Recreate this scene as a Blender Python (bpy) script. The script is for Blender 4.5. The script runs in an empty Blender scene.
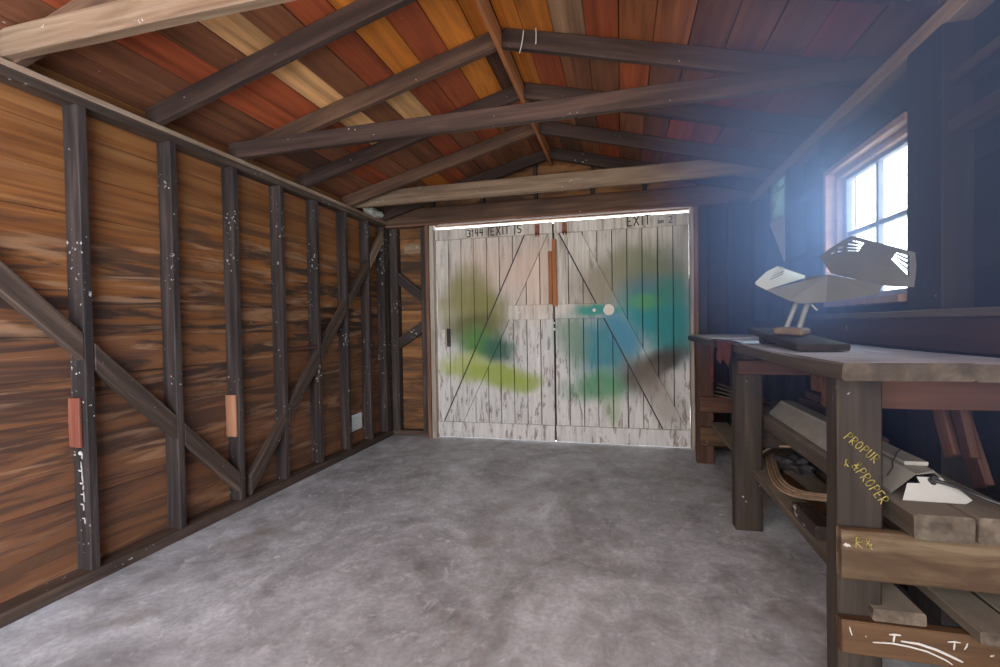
import bpy, bmesh, math, random
from mathutils import Vector, Matrix

scene = bpy.context.scene
COL = scene.collection

# ------------------------------------------------------------------ camera, world, light, exposure
cam_data = bpy.data.cameras.new('camera')
cam_data.sensor_width = 36.0
cam_data.sensor_fit = 'HORIZONTAL'
cam_data.lens = 472.41 / 1000 * 36.0
cam_data.clip_start = 0.02
cam = bpy.data.objects.new('camera', cam_data)
COL.objects.link(cam)
FWD = Vector((-0.24954585, 0.96817743, -0.01895597))
RGT = Vector((0.96830273, 0.24926413, -0.01603817))
UPV = Vector((0.01080275, 0.02235737, 0.99969168))
m = Matrix((RGT, UPV, -FWD)).transposed().to_4x4()
m.translation = Vector((0, 0, 1.134))
cam.matrix_world = m
scene.camera = cam

scene.view_settings.view_transform = 'Standard'
scene.view_settings.look = 'None'
scene.view_settings.gamma = 1.0
scene.view_settings.use_curve_mapping = False
scene.view_settings.exposure = 1.0
scene.cycles.use_denoising = True
scene.cycles.max_bounces = 8
scene.cycles.diffuse_bounces = 5
scene.cycles.transparent_max_bounces = 12
scene.cycles.volume_bounces = 0
scene.cycles.sample_clamp_indirect = 8.0

world = bpy.data.worlds.new('daylight')
scene.world = world
world.use_nodes = True
wn, wl = world.node_tree.nodes, world.node_tree.links
wn.clear()
w_out = wn.new('ShaderNodeOutputWorld')
w_bg = wn.new('ShaderNodeBackground')
w_tc = wn.new('ShaderNodeTexCoord')
w_sep = wn.new('ShaderNodeSeparateXYZ')
w_ramp = wn.new('ShaderNodeMapRange')
w_ramp.inputs['From Min'].default_value = 0.25
w_ramp.inputs['From Max'].default_value = 0.85
w_mix = wn.new('ShaderNodeMix'); w_mix.data_type = 'RGBA'
w_mix.inputs['A'].default_value = (4.4, 4.32, 4.35, 1)      # open side of the garage: bright street
w_mix.inputs['B'].default_value = (6.5, 8.6, 11.5, 1)        # window side: open blue sky
wl.new(w_tc.outputs['Generated'], w_sep.inputs[0])
wl.new(w_sep.outputs['X'], w_ramp.inputs['Value'])
wl.new(w_ramp.outputs['Result'], w_mix.inputs['Factor'])
wl.new(w_mix.outputs['Result'], w_bg.inputs['Color'])
wl.new(w_bg.outputs[0], w_out.inputs[0])

# room dimensions (metres): camera stands at x = 0, y = 0
XL, XR, YB, YO = -2.325, 1.078, 4.47, -1.6
ZP1, ZP2 = 2.140, 2.212
XRIDGE = -0.63
SL = 0.265

def portal(name, loc, rot, sx, sy):
    l = bpy.data.lights.new(name, 'AREA')
    l.shape = 'RECTANGLE'; l.size = sx; l.size_y = sy
    l.cycles.is_portal = True
    o = bpy.data.objects.new(name, l); COL.objects.link(o)
    o.location = loc; o.rotation_euler = rot
    return o
portal('open_end_daylight', (-0.62, YO - 0.02, 1.35), (math.radians(90), 0, 0), 3.6, 2.75)
portal('window_daylight', (1.21, 2.54, 1.565), (0, math.radians(90), 0), 0.74, 0.76)

# ------------------------------------------------------------------ helpers
RND = random.Random(7)

def tag(o, label=None, cat=None, group=None, kind=None):
    if label: o['label'] = label
    if cat: o['category'] = cat
    if group: o['group'] = group
    if kind: o['kind'] = kind
    return o

def empty(name, loc, label, cat, group=None):
    o = bpy.data.objects.new(name, None); COL.objects.link(o)
    o.location = loc; o.empty_display_size = 0.1
    return tag(o, label, cat, group)

def new_obj(name, me, mats, parent=None, matrix=None):
    o = bpy.data.objects.new(name, me); COL.objects.link(o)
    for mm in (mats if isinstance(mats, (list, tuple)) else [mats]):
        me.materials.append(mm)
    M = matrix or Matrix.Identity(4)
    if parent is not None:
        o.parent = parent
        M = Matrix.Translation(-parent_world(parent)) @ M
    o.matrix_local = M
    return o

def parent_world(p):
    v = Vector(p.location)
    while p.parent:
        p = p.parent; v += Vector(p.location)
    return v

def add_beam(bm, M, L, w, h, seg=6, ch=0.004, jit=0.0012, rnd=RND, mat=0):
    """weathered timber: chamfered section along local X from 0 to L"""
    ch = min(ch, w * .3, h * .3)
    prof = [(-w/2+ch, -h/2), (w/2-ch, -h/2), (w/2, -h/2+ch), (w/2, h/2-ch),
            (w/2-ch, h/2), (-w/2+ch, h/2), (-w/2, h/2-ch), (-w/2, -h/2+ch)]
    rings = []
    for i in range(seg + 1):
        x = L * i / seg
        oy, oz = rnd.uniform(-jit, jit), rnd.uniform(-jit, jit)
        ring = []
        for (y, z) in prof:
            ring.append(bm.verts.new(M @ Vector((x + rnd.uniform(-jit, jit), y + oy + rnd.uniform(-jit, jit)*.6, z + oz + rnd.uniform(-jit, jit)*.6))))
        rings.append(ring)
    fs = []
    for a, b in zip(rings, rings[1:]):
        for k in range(8):
            fs.append(bm.faces.new((a[k], a[(k+1) % 8], b[(k+1) % 8], b[k])))
    fs.append(bm.faces.new(rings[0][::-1])); fs.append(bm.faces.new(rings[-1]))
    for f in fs: f.material_index = mat
    return fs

def frame_to(p0, p1, up=(0, 0, 1)):
    p0, p1 = Vector(p0), Vector(p1)
    d = p1 - p0; L = d.length; d.normalize()
    u = Vector(up)
    if abs(d.dot(u.normalized())) > .98: u = Vector((0, 1, 0))
    y = u.cross(d).normalized(); z = d.cross(y).normalized()
    M = Matrix((d, y, z)).transposed().to_4x4(); M.translation = p0
    return M, L

def beam(name, p0, p1, w, h, mat, parent=None, up=(0, 0, 1), seg=None, ch=0.004, jit=0.0012):
    """timber from p0 to p1 (axis through its middle); w across, h along 'up'; ONE object"""
    M, L = frame_to(p0, p1, up)
    bm = bmesh.new()
    add_beam(bm, Matrix.Identity(4), L, w, h, seg or max(2, int(L / .25)), ch, jit)
    bmesh.ops.recalc_face_normals(bm, faces=bm.faces)
    me = bpy.data.meshes.new(name); bm.to_mesh(me); bm.free()
    return new_obj(name, me, mat, parent, M)

def box_beam(name, x0, x1, y0, y1, z0, z1, mat, parent=None, **k):
    """axis-aligned timber, grain along its longest side"""
    dx, dy, dz = x1-x0, y1-y0, z1-z0
    cx, cy, cz = (x0+x1)/2, (y0+y1)/2, (z0+z1)/2
    if dx >= dy and dx >= dz: return beam(name, (x0, cy, cz), (x1, cy, cz), dy, dz, mat, parent, **k)
    if dy >= dx and dy >= dz: return beam(name, (cx, y0, cz), (cx, y1, cz), dx, dz, mat, parent, **k)
    return beam(name, (cx, cy, z0), (cx, cy, z1), dx, dy, mat, parent, up=(0, 1, 0), **k)

def prism(name, pts, off, mat, parent=None, origin=None, bev=0.003):
    """polygon extruded by a vector, local origin at its first point"""
    o0 = Vector(origin or pts[0]); off = Vector(off)
    bm = bmesh.new()
    a = [bm.verts.new(Vector(p) - o0) for p in pts]
    b = [bm.verts.new(Vector(p) - o0 + off) for p in pts]
    n = len(pts)
    bm.faces.new(a); bm.faces.new(b[::-1])
    for i in range(n): bm.faces.new((a[i], b[i], b[(i+1) % n], a[(i+1) % n]))
    bmesh.ops.recalc_face_normals(bm, faces=bm.faces)
    if bev: bmesh.ops.bevel(bm, geom=bm.edges[:], offset=bev, segments=1, affect='EDGES')
    me = bpy.data.meshes.new(name); bm.to_mesh(me); bm.free()
    return new_obj(name, me, mat, parent, Matrix.Translation(o0))

def slant(name, y0, z0, y1, z1, vh, x0, x1, mat, parent=None):
    """brace in the YZ plane with plumb-cut ends, built along local X for its grain"""
    o0 = Vector((x0, y0, z0))
    d = Vector((0, y1-y0, z1-z0)); M, L = frame_to((0, 0, 0), d, (1, 0, 0))
    Mi = M.inverted()
    pts = [(x0, y0, z0-vh/2), (x0, y1, z1-vh/2), (x0, y1, z1+vh/2), (x0, y0, z0+vh/2)]
    bm = bmesh.new()
    a = [bm.verts.new(Mi @ (Vector(p) - o0)) for p in pts]
    b = [bm.verts.new(Mi @ (Vector(p) - o0 + Vector((x1-x0, 0, 0)))) for p in pts]
    bm.faces.new(a); bm.faces.new(b[::-1])
    for i in range(4): bm.faces.new((a[i], b[i], b[(i+1) % 4], a[(i+1) % 4]))
    bmesh.ops.recalc_face_normals(bm, faces=bm.faces)
    bmesh.ops.bevel(bm, geom=bm.edges[:], offset=.003, segments=1, affect='EDGES')
    me = bpy.data.meshes.new(name); bm.to_mesh(me); bm.free()
    return new_obj(name, me, mat, parent, Matrix.Translation(o0) @ M)

def slant_xz(name, x0, z0, x1, z1, vh, y0, y1, mat, parent=None):
    o0 = Vector((x0, y0, z0))
    d = Vector((x1-x0, 0, z1-z0)); M, L = frame_to((0, 0, 0), d, (0, 1, 0))
    Mi = M.inverted()
    pts = [(x0, y0, z0-vh/2), (x1, y0, z1-vh/2), (x1, y0, z1+vh/2), (x0, y0, z0+vh/2)]
    bm = bmesh.new()
    a = [bm.verts.new(Mi @ (Vector(p) - o0)) for p in pts]
    b = [bm.verts.new(Mi @ (Vector(p) - o0 + Vector((0, y1-y0, 0)))) for p in pts]
    bm.faces.new(a); bm.faces.new(b[::-1])
    for i in range(4): bm.faces.new((a[i], b[i], b[(i+1) % 4], a[(i+1) % 4]))
    bmesh.ops.recalc_face_normals(bm, faces=bm.faces)
    bmesh.ops.bevel(bm, geom=bm.edges[:], offset=.003, segments=1, affect='EDGES')
    me = bpy.data.meshes.new(name); bm.to_mesh(me); bm.free()
    return new_obj(name, me, mat, parent, Matrix.Translation(o0) @ M)

def tube(name, pts, r, mat, parent=None, res=4, cyc=False):
    cu = bpy.data.curves.new(name, 'CURVE'); cu.dimensions = '3D'
    cu.bevel_depth = r; cu.bevel_resolution = res; cu.use_fill_caps = True
    o0 = Vector(pts[0])
    s = cu.splines.new('NURBS' if len(pts) > 2 else 'POLY'); s.points.add(len(pts)-1)
    for p, q in zip(s.points, pts): p.co = (*(Vector(q)-o0), 1)
    if len(pts) > 2: s.order_u = 3; s.use_endpoint_u = True
    s.use_cyclic_u = cyc
    tmp = bpy.data.objects.new('tmp', cu); COL.objects.link(tmp)
    dg = bpy.context.evaluated_depsgraph_get()
    me = bpy.data.meshes.new_from_object(tmp.evaluated_get(dg))
    bpy.data.objects.remove(tmp); me.name = name
    for f in me.polygons: f.use_smooth = True
    return new_obj(name, me, mat, parent, Matrix.Translation(o0))

def plate_with_holes(outer, holes, thick):
    """2-D plate (list of (u,v)) with holes -> mesh in local XY"""
    cu = bpy.data.curves.new('plate', 'CURVE'); cu.dimensions = '2D'; cu.fill_mode = 'BOTH'
    cu.extrude = thick / 2
    for poly in [outer] + holes:
        s = cu.splines.new('POLY'); s.points.add(len(poly)-1); s.use_cyclic_u = True
        for p, q in zip(s.points, poly): p.co = (q[0], q[1], 0, 1)
    tmp = bpy.data.objects.new('tmp', cu); COL.objects.link(tmp)
    dg = bpy.context.evaluated_depsgraph_get()
    me = bpy.data.meshes.new_from_object(tmp.evaluated_get(dg))
    bpy.data.objects.remove(tmp)
    return me

# ------------------------------------------------------------------ materials
def nt(name):
    mt = bpy.data.materials.new(name); mt.use_nodes = True
    n, l = mt.node_tree.nodes, mt.node_tree.links
    b = n['Principled BSDF']
    return mt, n, l, b

def ramp(n, stops, interp='LINEAR'):
    r = n.new('ShaderNodeValToRGB'); r.color_ramp.interpolation = interp
    el = r.color_ramp.elements
    while len(el) < len(stops): el.new(.5)
    for e, (p, c) in zip(el, stops):
        e.position = p; e.color = (*c, 1) if len(c) == 3 else c
    return r

def mathn(n, l, op, a, b=None, clamp=False):
    q = n.new('ShaderNodeMath'); q.operation = op; q.use_clamp = clamp
    for i, v in enumerate((a, b)):
        if v is None: continue
        if isinstance(v, (int, float)): q.inputs[i].default_value = v
        else: l.new(v, q.inputs[i])
    return q.outputs[0]

def mixc(n, l, fac, a, b, blend='MIX'):
    q = n.new('ShaderNodeMix'); q.data_type = 'RGBA'; q.blend_type = blend
    for key, v in (('Factor', fac), ('A', a), ('B', b)):
        if isinstance(v, (int, float)): q.inputs[key].default_value = v
        elif isinstance(v, tuple): q.inputs[key].default_value = (*v, 1) if len(v) == 3 else v
        else: l.new(v, q.inputs[key])
    return q.outputs['Result']

def noise(n, l, vec, scale, detail=4, rough=.6, dist=0.0):
    q = n.new('ShaderNodeTexNoise'); q.inputs['Scale'].default_value = scale
    q.inputs['Detail'].default_value = detail; q.inputs['Roughness'].default_value = rough
    q.inputs['Distortion'].default_value = dist
    l.new(vec, q.inputs['Vector'])
    return q.outputs['Fac']

def scaled(n, l, vec, s):
    q = n.new('ShaderNodeVectorMath'); q.operation = 'MULTIPLY'; q.inputs[1].default_value = s
    l.new(vec, q.inputs[0]); return q.outputs[0]

def wood(name, dark, mid, light, axis='X', var=.35, specks=0.0, speck_col=(.62, .6, .55), stain=.5, stain_col=None,
         rough=.72, attr=False, fine=1.0, island=True, stain_lo=.45, bump=.35, streak_s=(1.0, 5.5), dust=0.0, dust_col=(.50, .50, .50)):
    mt, n, l, b = nt(name)
    tc = n.new('ShaderNodeTexCoord'); oi = n.new('ShaderNodeObjectInfo'); ge = n.new('ShaderNodeNewGeometry')
    cb = n.new('ShaderNodeCombineXYZ')
    rs = mathn(n, l, 'ADD', oi.outputs['Random'], ge.outputs['Random Per Island']) if island else oi.outputs['Random']
    for i, k in enumerate((37.0, 53.0, 71.0)):
        l.new(mathn(n, l, 'MULTIPLY', rs, k), cb.inputs[i])
    va = n.new('ShaderNodeVectorMath'); l.new(tc.outputs['Object'], va.inputs[0]); l.new(cb.outputs[0], va.inputs[1])
    P = va.outputs[0]
    ix = 'XYZ'.index(axis)
    s1 = [26.0*fine]*3; s1[ix] = 1.4*fine
    s2 = [streak_s[1]]*3; s2[ix] = streak_s[0]
    g1 = noise(n, l, scaled(n, l, P, s1), 1.0, 6, .62, .35)
    g2 = noise(n, l, scaled(n, l, P, s2), 1.0, 4, .6, .8)
    r = ramp(n, [(.28, dark), (.5, mid), (.74, light)])
    l.new(g1, r.inputs[0])
    col = r.outputs[0]
    if attr:
        at = n.new('ShaderNodeAttribute'); at.attribute_name = 'tint'
        col = mixc(n, l, 1.0, col, at.outputs['Color'], 'MULTIPLY')
    # broad dark weather stains
    sr = ramp(n, [(stain_lo, (0, 0, 0)), (stain_lo + .2, (1, 1, 1))]); l.new(g2, sr.inputs[0])
    sc = stain_col or tuple(c*.45 for c in dark)
    col = mixc(n, l, mathn(n, l, 'MULTIPLY', sr.outputs[0], stain), col, sc)
    hs = n.new('ShaderNodeHueSaturation')
    fr = mathn(n, l, 'FRACT', mathn(n, l, 'MULTIPLY', rs, 7.31))
    l.new(mathn(n, l, 'ADD', 1 - var/2, mathn(n, l, 'MULTIPLY', fr, var)), hs.inputs['Value'])
    l.new(col, hs.inputs['Color']); col = hs.outputs[0]
    if specks:
        v1 = noise(n, l, scaled(n, l, P, (48, 48, 48)), 1.0, 2, .5)
        v2 = noise(n, l, scaled(n, l, P, (4.5, 4.5, 4.5)), 1.0, 2, .5)
        vv = mathn(n, l, 'ADD', mathn(n, l, 'MULTIPLY', v1, .75), mathn(n, l, 'MULTIPLY', v2, .45))
        kr = ramp(n, [(.842 - .05*specks, (0, 0, 0)), (.875 - .05*specks, (1, 1, 1))]); l.new(vv, kr.inputs[0])
        col = mixc(n, l, mathn(n, l, 'MULTIPLY', kr.outputs[0], .6), col, speck_col)
    if dust:
        sn = n.new('ShaderNodeSeparateXYZ'); l.new(ge.outputs['Normal'], sn.inputs[0])
        dr = ramp(n, [(.6, (0, 0, 0)), (.9, (1, 1, 1))]); l.new(sn.outputs['Z'], dr.inputs[0])
        dn = noise(n, l, scaled(n, l, P, (4, 4, 4)), 1.0, 5, .65)
        dv = mathn(n, l, 'MULTIPLY', dr.outputs[0], mathn(n, l, 'MULTIPLY', dn, 1.9, ), clamp=True)
        col = mixc(n, l, mathn(n, l, 'MULTIPLY', dv, dust), col, dust_col)
    l.new(col, b.inputs['Base Color'])
    b.inputs['Roughness'].default_value = rough
    b.inputs['Specular IOR Level'].default_value = .3
    bp = n.new('ShaderNodeBump'); bp.inputs['Strength'].default_value = bump; bp.inputs['Distance'].default_value = .004
    l.new(g1, bp.inputs['Height']); l.new(bp.outputs[0], b.inputs['Normal'])
    return mt

def plain(name, col, rough=.6, metal=0.0, mott=.25, scale=9.0):
    mt, n, l, b = nt(name)
    tc = n.new('ShaderNodeTexCoord')
    g = noise(n, l, scaled(n, l, tc.outputs['Object'], (scale,)*3), 1.0, 5, .6)
    r = ramp(n, [(.3, tuple(c*(1-mott) for c in col)), (.7, tuple(min(1, c*(1+mott)) for c in col))]); l.new(g, r.inputs[0])
    l.new(r.outputs[0], b.inputs['Base Color'])
    b.inputs['Roughness'].default_value = rough; b.inputs['Metallic'].default_value = metal
    return mt

M_STUD = wood('dark_stud_wood', (.018, .013, .011), (.040, .028, .024), (.098, .070, .056), specks=1.5, stain=.35)
M_STUD_R = wood('shade_dark_wood', (.014, .012, .013), (.026, .021, .021), (.05, .037, .032), specks=.55, stain=.3)  # colour lowered to imitate the shade on the window wall timbers
M_BEAM = wood('dark_beam_wood', (.032, .018, .014), (.060, .034, .026), (.115, .066, .046), specks=.5, stain=.4)
M_PALE = wood('pale_dusty_wood', (.12, .070, .042), (.23, .15, .09), (.38, .28, .19), specks=.6, stain=.45, stain_col=(.09, .05, .035))
M_PLATE = wood('dusty_plate_wood', (.20, .115, .070), (.40, .26, .165), (.60, .44, .31), specks=.9, stain=.4, stain_col=(.06, .035, .027))
M_RAFT = wood('brown_rafter_wood', (.060, .030, .018), (.115, .060, .034), (.20, .112, .065), specks=.4, stain=.5, stain_col=(.030, .021, .018))
M_RIDGE = wood('orange_ridge_wood', (.24, .085, .030), (.38, .14, .05), (.48, .20, .085), stain=.3)
M_BRACE = wood('worn_brace_wood', (.036, .022, .016), (.072, .045, .031), (.15, .098, .068), specks=.8, stain=.45)
M_RED = wood('reddish_board_wood', (.038, .016, .011), (.072, .030, .019), (.125, .058, .036), specks=.3, stain=.45)
M_REDBLOCK = wood('red_block_wood', (.13, .034, .020), (.18, .052, .030), (.23, .085, .05), stain=.2)
M_TANBLOCK = wood('tan_block_wood', (.27, .115, .055), (.36, .165, .085), (.42, .22, .13), stain=.15)
M_BENCH = wood('bench_leg_wood', (.017, .012, .009), (.032, .023, .017), (.064, .046, .033), specks=.7, stain=.4)
M_ENDBOARD = wood('worn_blond_board', (.045, .027, .013), (.095, .062, .034), (.165, .12, .075), specks=.9, stain=.8, stain_col=(.040, .020, .010), streak_s=(3.5, 9.0))
M_SHELF = wood('grey_shelf_wood', (.050, .037, .026), (.10, .076, .055), (.17, .137, .104), specks=.5, stain=.4, dust=.8, dust_col=(.25, .22, .175))
M_TOP = wood('dusty_bench_top', (.034, .024, .017), (.066, .049, .035), (.12, .094, .07), specks=.7, stain=.35, dust=1.0, dust_col=(.56, .585, .63))
M_ORANGE = wood('orange_brown_rail', (.040, .020, .009), (.075, .038, .017), (.115, .062, .03), specks=1.1, speck_col=(.75, .72, .66), stain=.4)

# sheathing of the walls and roof: boards in one mesh per wall, each board its own tone
def siding_left():
    mt, n, l, b = nt('smoke_streaked_siding')
    tc = n.new('ShaderNodeTexCoord'); ge = n.new('ShaderNodeNewGeometry'); P = tc.outputs['Object']
    isl = ge.outputs['Random Per Island']
    cb = n.new('ShaderNodeCombineXYZ'); l.new(mathn(n, l, 'MULTIPLY', isl, 37.0), cb.inputs[1])
    va = n.new('ShaderNodeVectorMath'); l.new(P, va.inputs[0]); l.new(cb.outputs[0], va.inputs[1])
    g = noise(n, l, scaled(n, l, va.outputs[0], (30, 1.0, 30)), 1.0, 6, .6, .4)
    r = ramp(n, [(.30, (.155, .050, .014)), (.5, (.28, .098, .024)), (.72, (.37, .155, .045))]); l.new(g, r.inputs[0])
    col = r.outputs[0]
    # weathered lower boards: duller red-brown
    sep = n.new('ShaderNodeSeparateXYZ'); l.new(P, sep.inputs[0])
    w = noise(n, l, scaled(n, l, P, (1, .7, 3.0)), 1.0, 3, .55)
    hgt = mathn(n, l, 'ADD', sep.outputs['Z'], mathn(n, l, 'MULTIPLY', mathn(n, l, 'SUBTRACT', w, .5), 1.3))
    lo = ramp(n, [(.40, (1, 1, 1)), (.62, (0, 0, 0))]); l.new(mathn(n, l, 'MULTIPLY', hgt, .4), lo.inputs[0])
    col = mixc(n, l, mathn(n, l, 'MULTIPLY', lo.outputs[0], .68), col, (.185, .080, .042))
    # long smoky streaks, densest in a ragged belt
    s1 = noise(n, l, scaled(n, l, P, (4, 1.15, 13)), 1.0, 5, .62, .9)
    belt = ramp(n, [(.10, (.55,)*3), (.45, (.9,)*3), (.62, (1, 1, 1)), (.74, (.6,)*3), (.84, (.10,)*3)]); l.new(mathn(n, l, 'MULTIPLY', hgt, .44), belt.inputs[0])
    sr = ramp(n, [(.455, (0, 0, 0)), (.555, (1, 1, 1))]); l.new(s1, sr.inputs[0])
    col = mixc(n, l, mathn(n, l, 'MULTIPLY', mathn(n, l, 'MULTIPLY', sr.outputs[0], belt.outputs[0]), .92), col, (.042, .027, .022))
    # pale rubbed wisps between them
    cb2 = n.new('ShaderNodeVectorMath'); cb2.inputs[1].default_value = (3.3, 9.1, 5.7); l.new(P, cb2.inputs[0])
    s2 = noise(n, l, scaled(n, l, cb2.outputs[0], (4, 1.3, 15)), 1.0, 5, .6, .9)
    wr = ramp(n, [(.53, (0, 0, 0)), (.64, (1, 1, 1))]); l.new(s2, wr.inputs[0])
    col = mixc(n, l, mathn(n, l, 'MULTIPLY', mathn(n, l, 'MULTIPLY', wr.outputs[0], belt.outputs[0]), .75), col, (.46, .245, .125))
    # whitish specks and scuffs
    v1 = noise(n, l, scaled(n, l, P, (42, 30, 42)), 1.0, 3, .6); v2 = noise(n, l, scaled(n, l, P, (3, 2.2, 3)), 1.0, 2, .5)
    kr = ramp(n, [(.80, (0, 0, 0)), (.85, (1, 1, 1))]); l.new(mathn(n, l, 'ADD', mathn(n, l, 'MULTIPLY', v1, .7), mathn(n, l, 'MULTIPLY', v2, .5)), kr.inputs[0])
    col = mixc(n, l, mathn(n, l, 'MULTIPLY', kr.outputs[0], .5), col, (.48, .42, .36))
    hs = n.new('ShaderNodeHueSaturation'); l.new(mathn(n, l, 'ADD', .82, mathn(n, l, 'MULTIPLY', isl, .18)), hs.inputs['Value']); l.new(col, hs.inputs['Color'])
    l.new(hs.outputs[0], b.inputs['Base Color'])
    b.inputs['Roughness'].default_value = .6; b.inputs['Specular IOR Level'].default_value = .35
    bp = n.new('ShaderNodeBump'); bp.inputs['Strength'].default_value = .25; bp.inputs['Distance'].default_value = .003
    l.new(g, bp.inputs['Height']); l.new(bp.outputs[0], b.inputs['Normal'])
    return mt
M_SIDING = siding_left()
M_SIDING_X = wood('orange_siding_back', (.12, .048, .017), (.22, .095, .030), (.34, .165, .065), axis='X', var=.4, specks=.3, stain=.85,
                  stain_col=(.035, .022, .018), stain_lo=.42, streak_s=(1.6, 9.0), fine=.8)
M_SIDING_DARK = wood('shade_dark_siding', (.012, .010, .011), (.020, .017, .017), (.035, .027, .025), axis='Y', var=.4, stain=.4)  # boards coloured darker to paint in the dimness of the window wall
M_SIDING_DARKX = wood('shade_dark_siding_back', (.015, .011, .011), (.028, .018, .016), (.05, .03, .025), axis='X', var=.4, stain=.5)  # darker copy of the back siding, shade of the dim corner in its colour
M_ROOF = wood('roof_boards', (.50, .48, .46), (.85, .85, .85), (1.25, 1.25, 1.2), axis='Y', var=.2, attr=True, stain=.45, stain_col=(.050, .022, .014), stain_lo=.52, specks=.2, fine=.7)
M_FELT = plain('roofing_felt', (.02, .018, .018), .9)

def concrete():
    mt, n, l, b = nt('stained_concrete')
    tc = n.new('ShaderNodeTexCoord'); P = tc.outputs['Object']
    a = noise(n, l, scaled(n, l, P, (1.5, 1.1, 1)), 1.0, 6, .66, .9)
    c = noise(n, l, scaled(n, l, P, (7.5, 6.5, 7.5)), 1.0, 7, .70, .5)
    f = noise(n, l, scaled(n, l, P, (48, 48, 48)), 1.0, 3, .6)
    s = mathn(n, l, 'ADD', mathn(n, l, 'MULTIPLY', a, .6), mathn(n, l, 'MULTIPLY', c, .4))
    r = ramp(n, [(.36, (.20, .195, .20)), (.46, (.36, .365, .385)), (.54, (.49, .505, .535)), (.65, (.70, .725, .77))])
    l.new(s, r.inputs[0]); col = r.outputs[0]
    fr = ramp(n, [(.40, (0, 0, 0)), (.62, (1, 1, 1))]); l.new(f, fr.inputs[0])
    col = mixc(n, l, mathn(n, l, 'MULTIPLY', fr.outputs[0], .28), col, (.22, .215, .21))
    d2 = noise(n, l, scaled(n, l, P, (13, 10, 13)), 1.0, 6, .7, .6); dr2 = ramp(n, [(.55, (0, 0, 0)), (.68, (1, 1, 1))]); l.new(d2, dr2.inputs[0])
    col = mixc(n, l, mathn(n, l, 'MULTIPLY', dr2.outputs[0], .5), col, (.72, .73, .75))
    # brownish oil and moss traces
    o = noise(n, l, scaled(n, l, P, (1.7, 1.2, 1.0)), 1.3, 4, .6)
    orr = ramp(n, [(.58, (0, 0, 0)), (.70, (1, 1, 1))]); l.new(o, orr.inputs[0])
    col = mixc(n, l, mathn(n, l, 'MULTIPLY', orr.outputs[0], .55), col, (.22, .185, .14))
    # paint spots
    v = n.new('ShaderNodeTexVoronoi'); v.inputs['Scale'].default_value = 9.0; v.inputs['Randomness'].default_value = 1.0
    l.new(P, v.inputs['Vector'])
    rnd = n.new('ShaderNodeSeparateColor'); l.new(v.outputs['Color'], rnd.inputs[0])
    thr = mathn(n, l, 'MULTIPLY', mathn(n, l, 'POWER', rnd.outputs[0], 4.0), .15)
    sp = mathn(n, l, 'LESS_THAN', v.outputs['Distance'], thr)
    sp = mathn(n, l, 'MULTIPLY', sp, mathn(n, l, 'ADD', .15, mathn(n, l, 'MULTIPLY', rnd.outputs[1], .75)))
    col = mixc(n, l, sp, col, (.66, .66, .68))
    l.new(col, b.inputs['Base Color'])
    rr = ramp(n, [(.3, (.42,)*3), (.7, (.72,)*3)]); l.new(c, rr.inputs[0]); l.new(rr.outputs[0], b.inputs['Roughness'])
    bp = n.new('ShaderNodeBump'); bp.inputs['Strength'].default_value = .22; bp.inputs['Distance'].default_value = .006
    l.new(c, bp.inputs['Height']); l.new(bp.outputs[0], b.inputs['Normal'])
    return mt
M_FLOOR = concrete()

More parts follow.
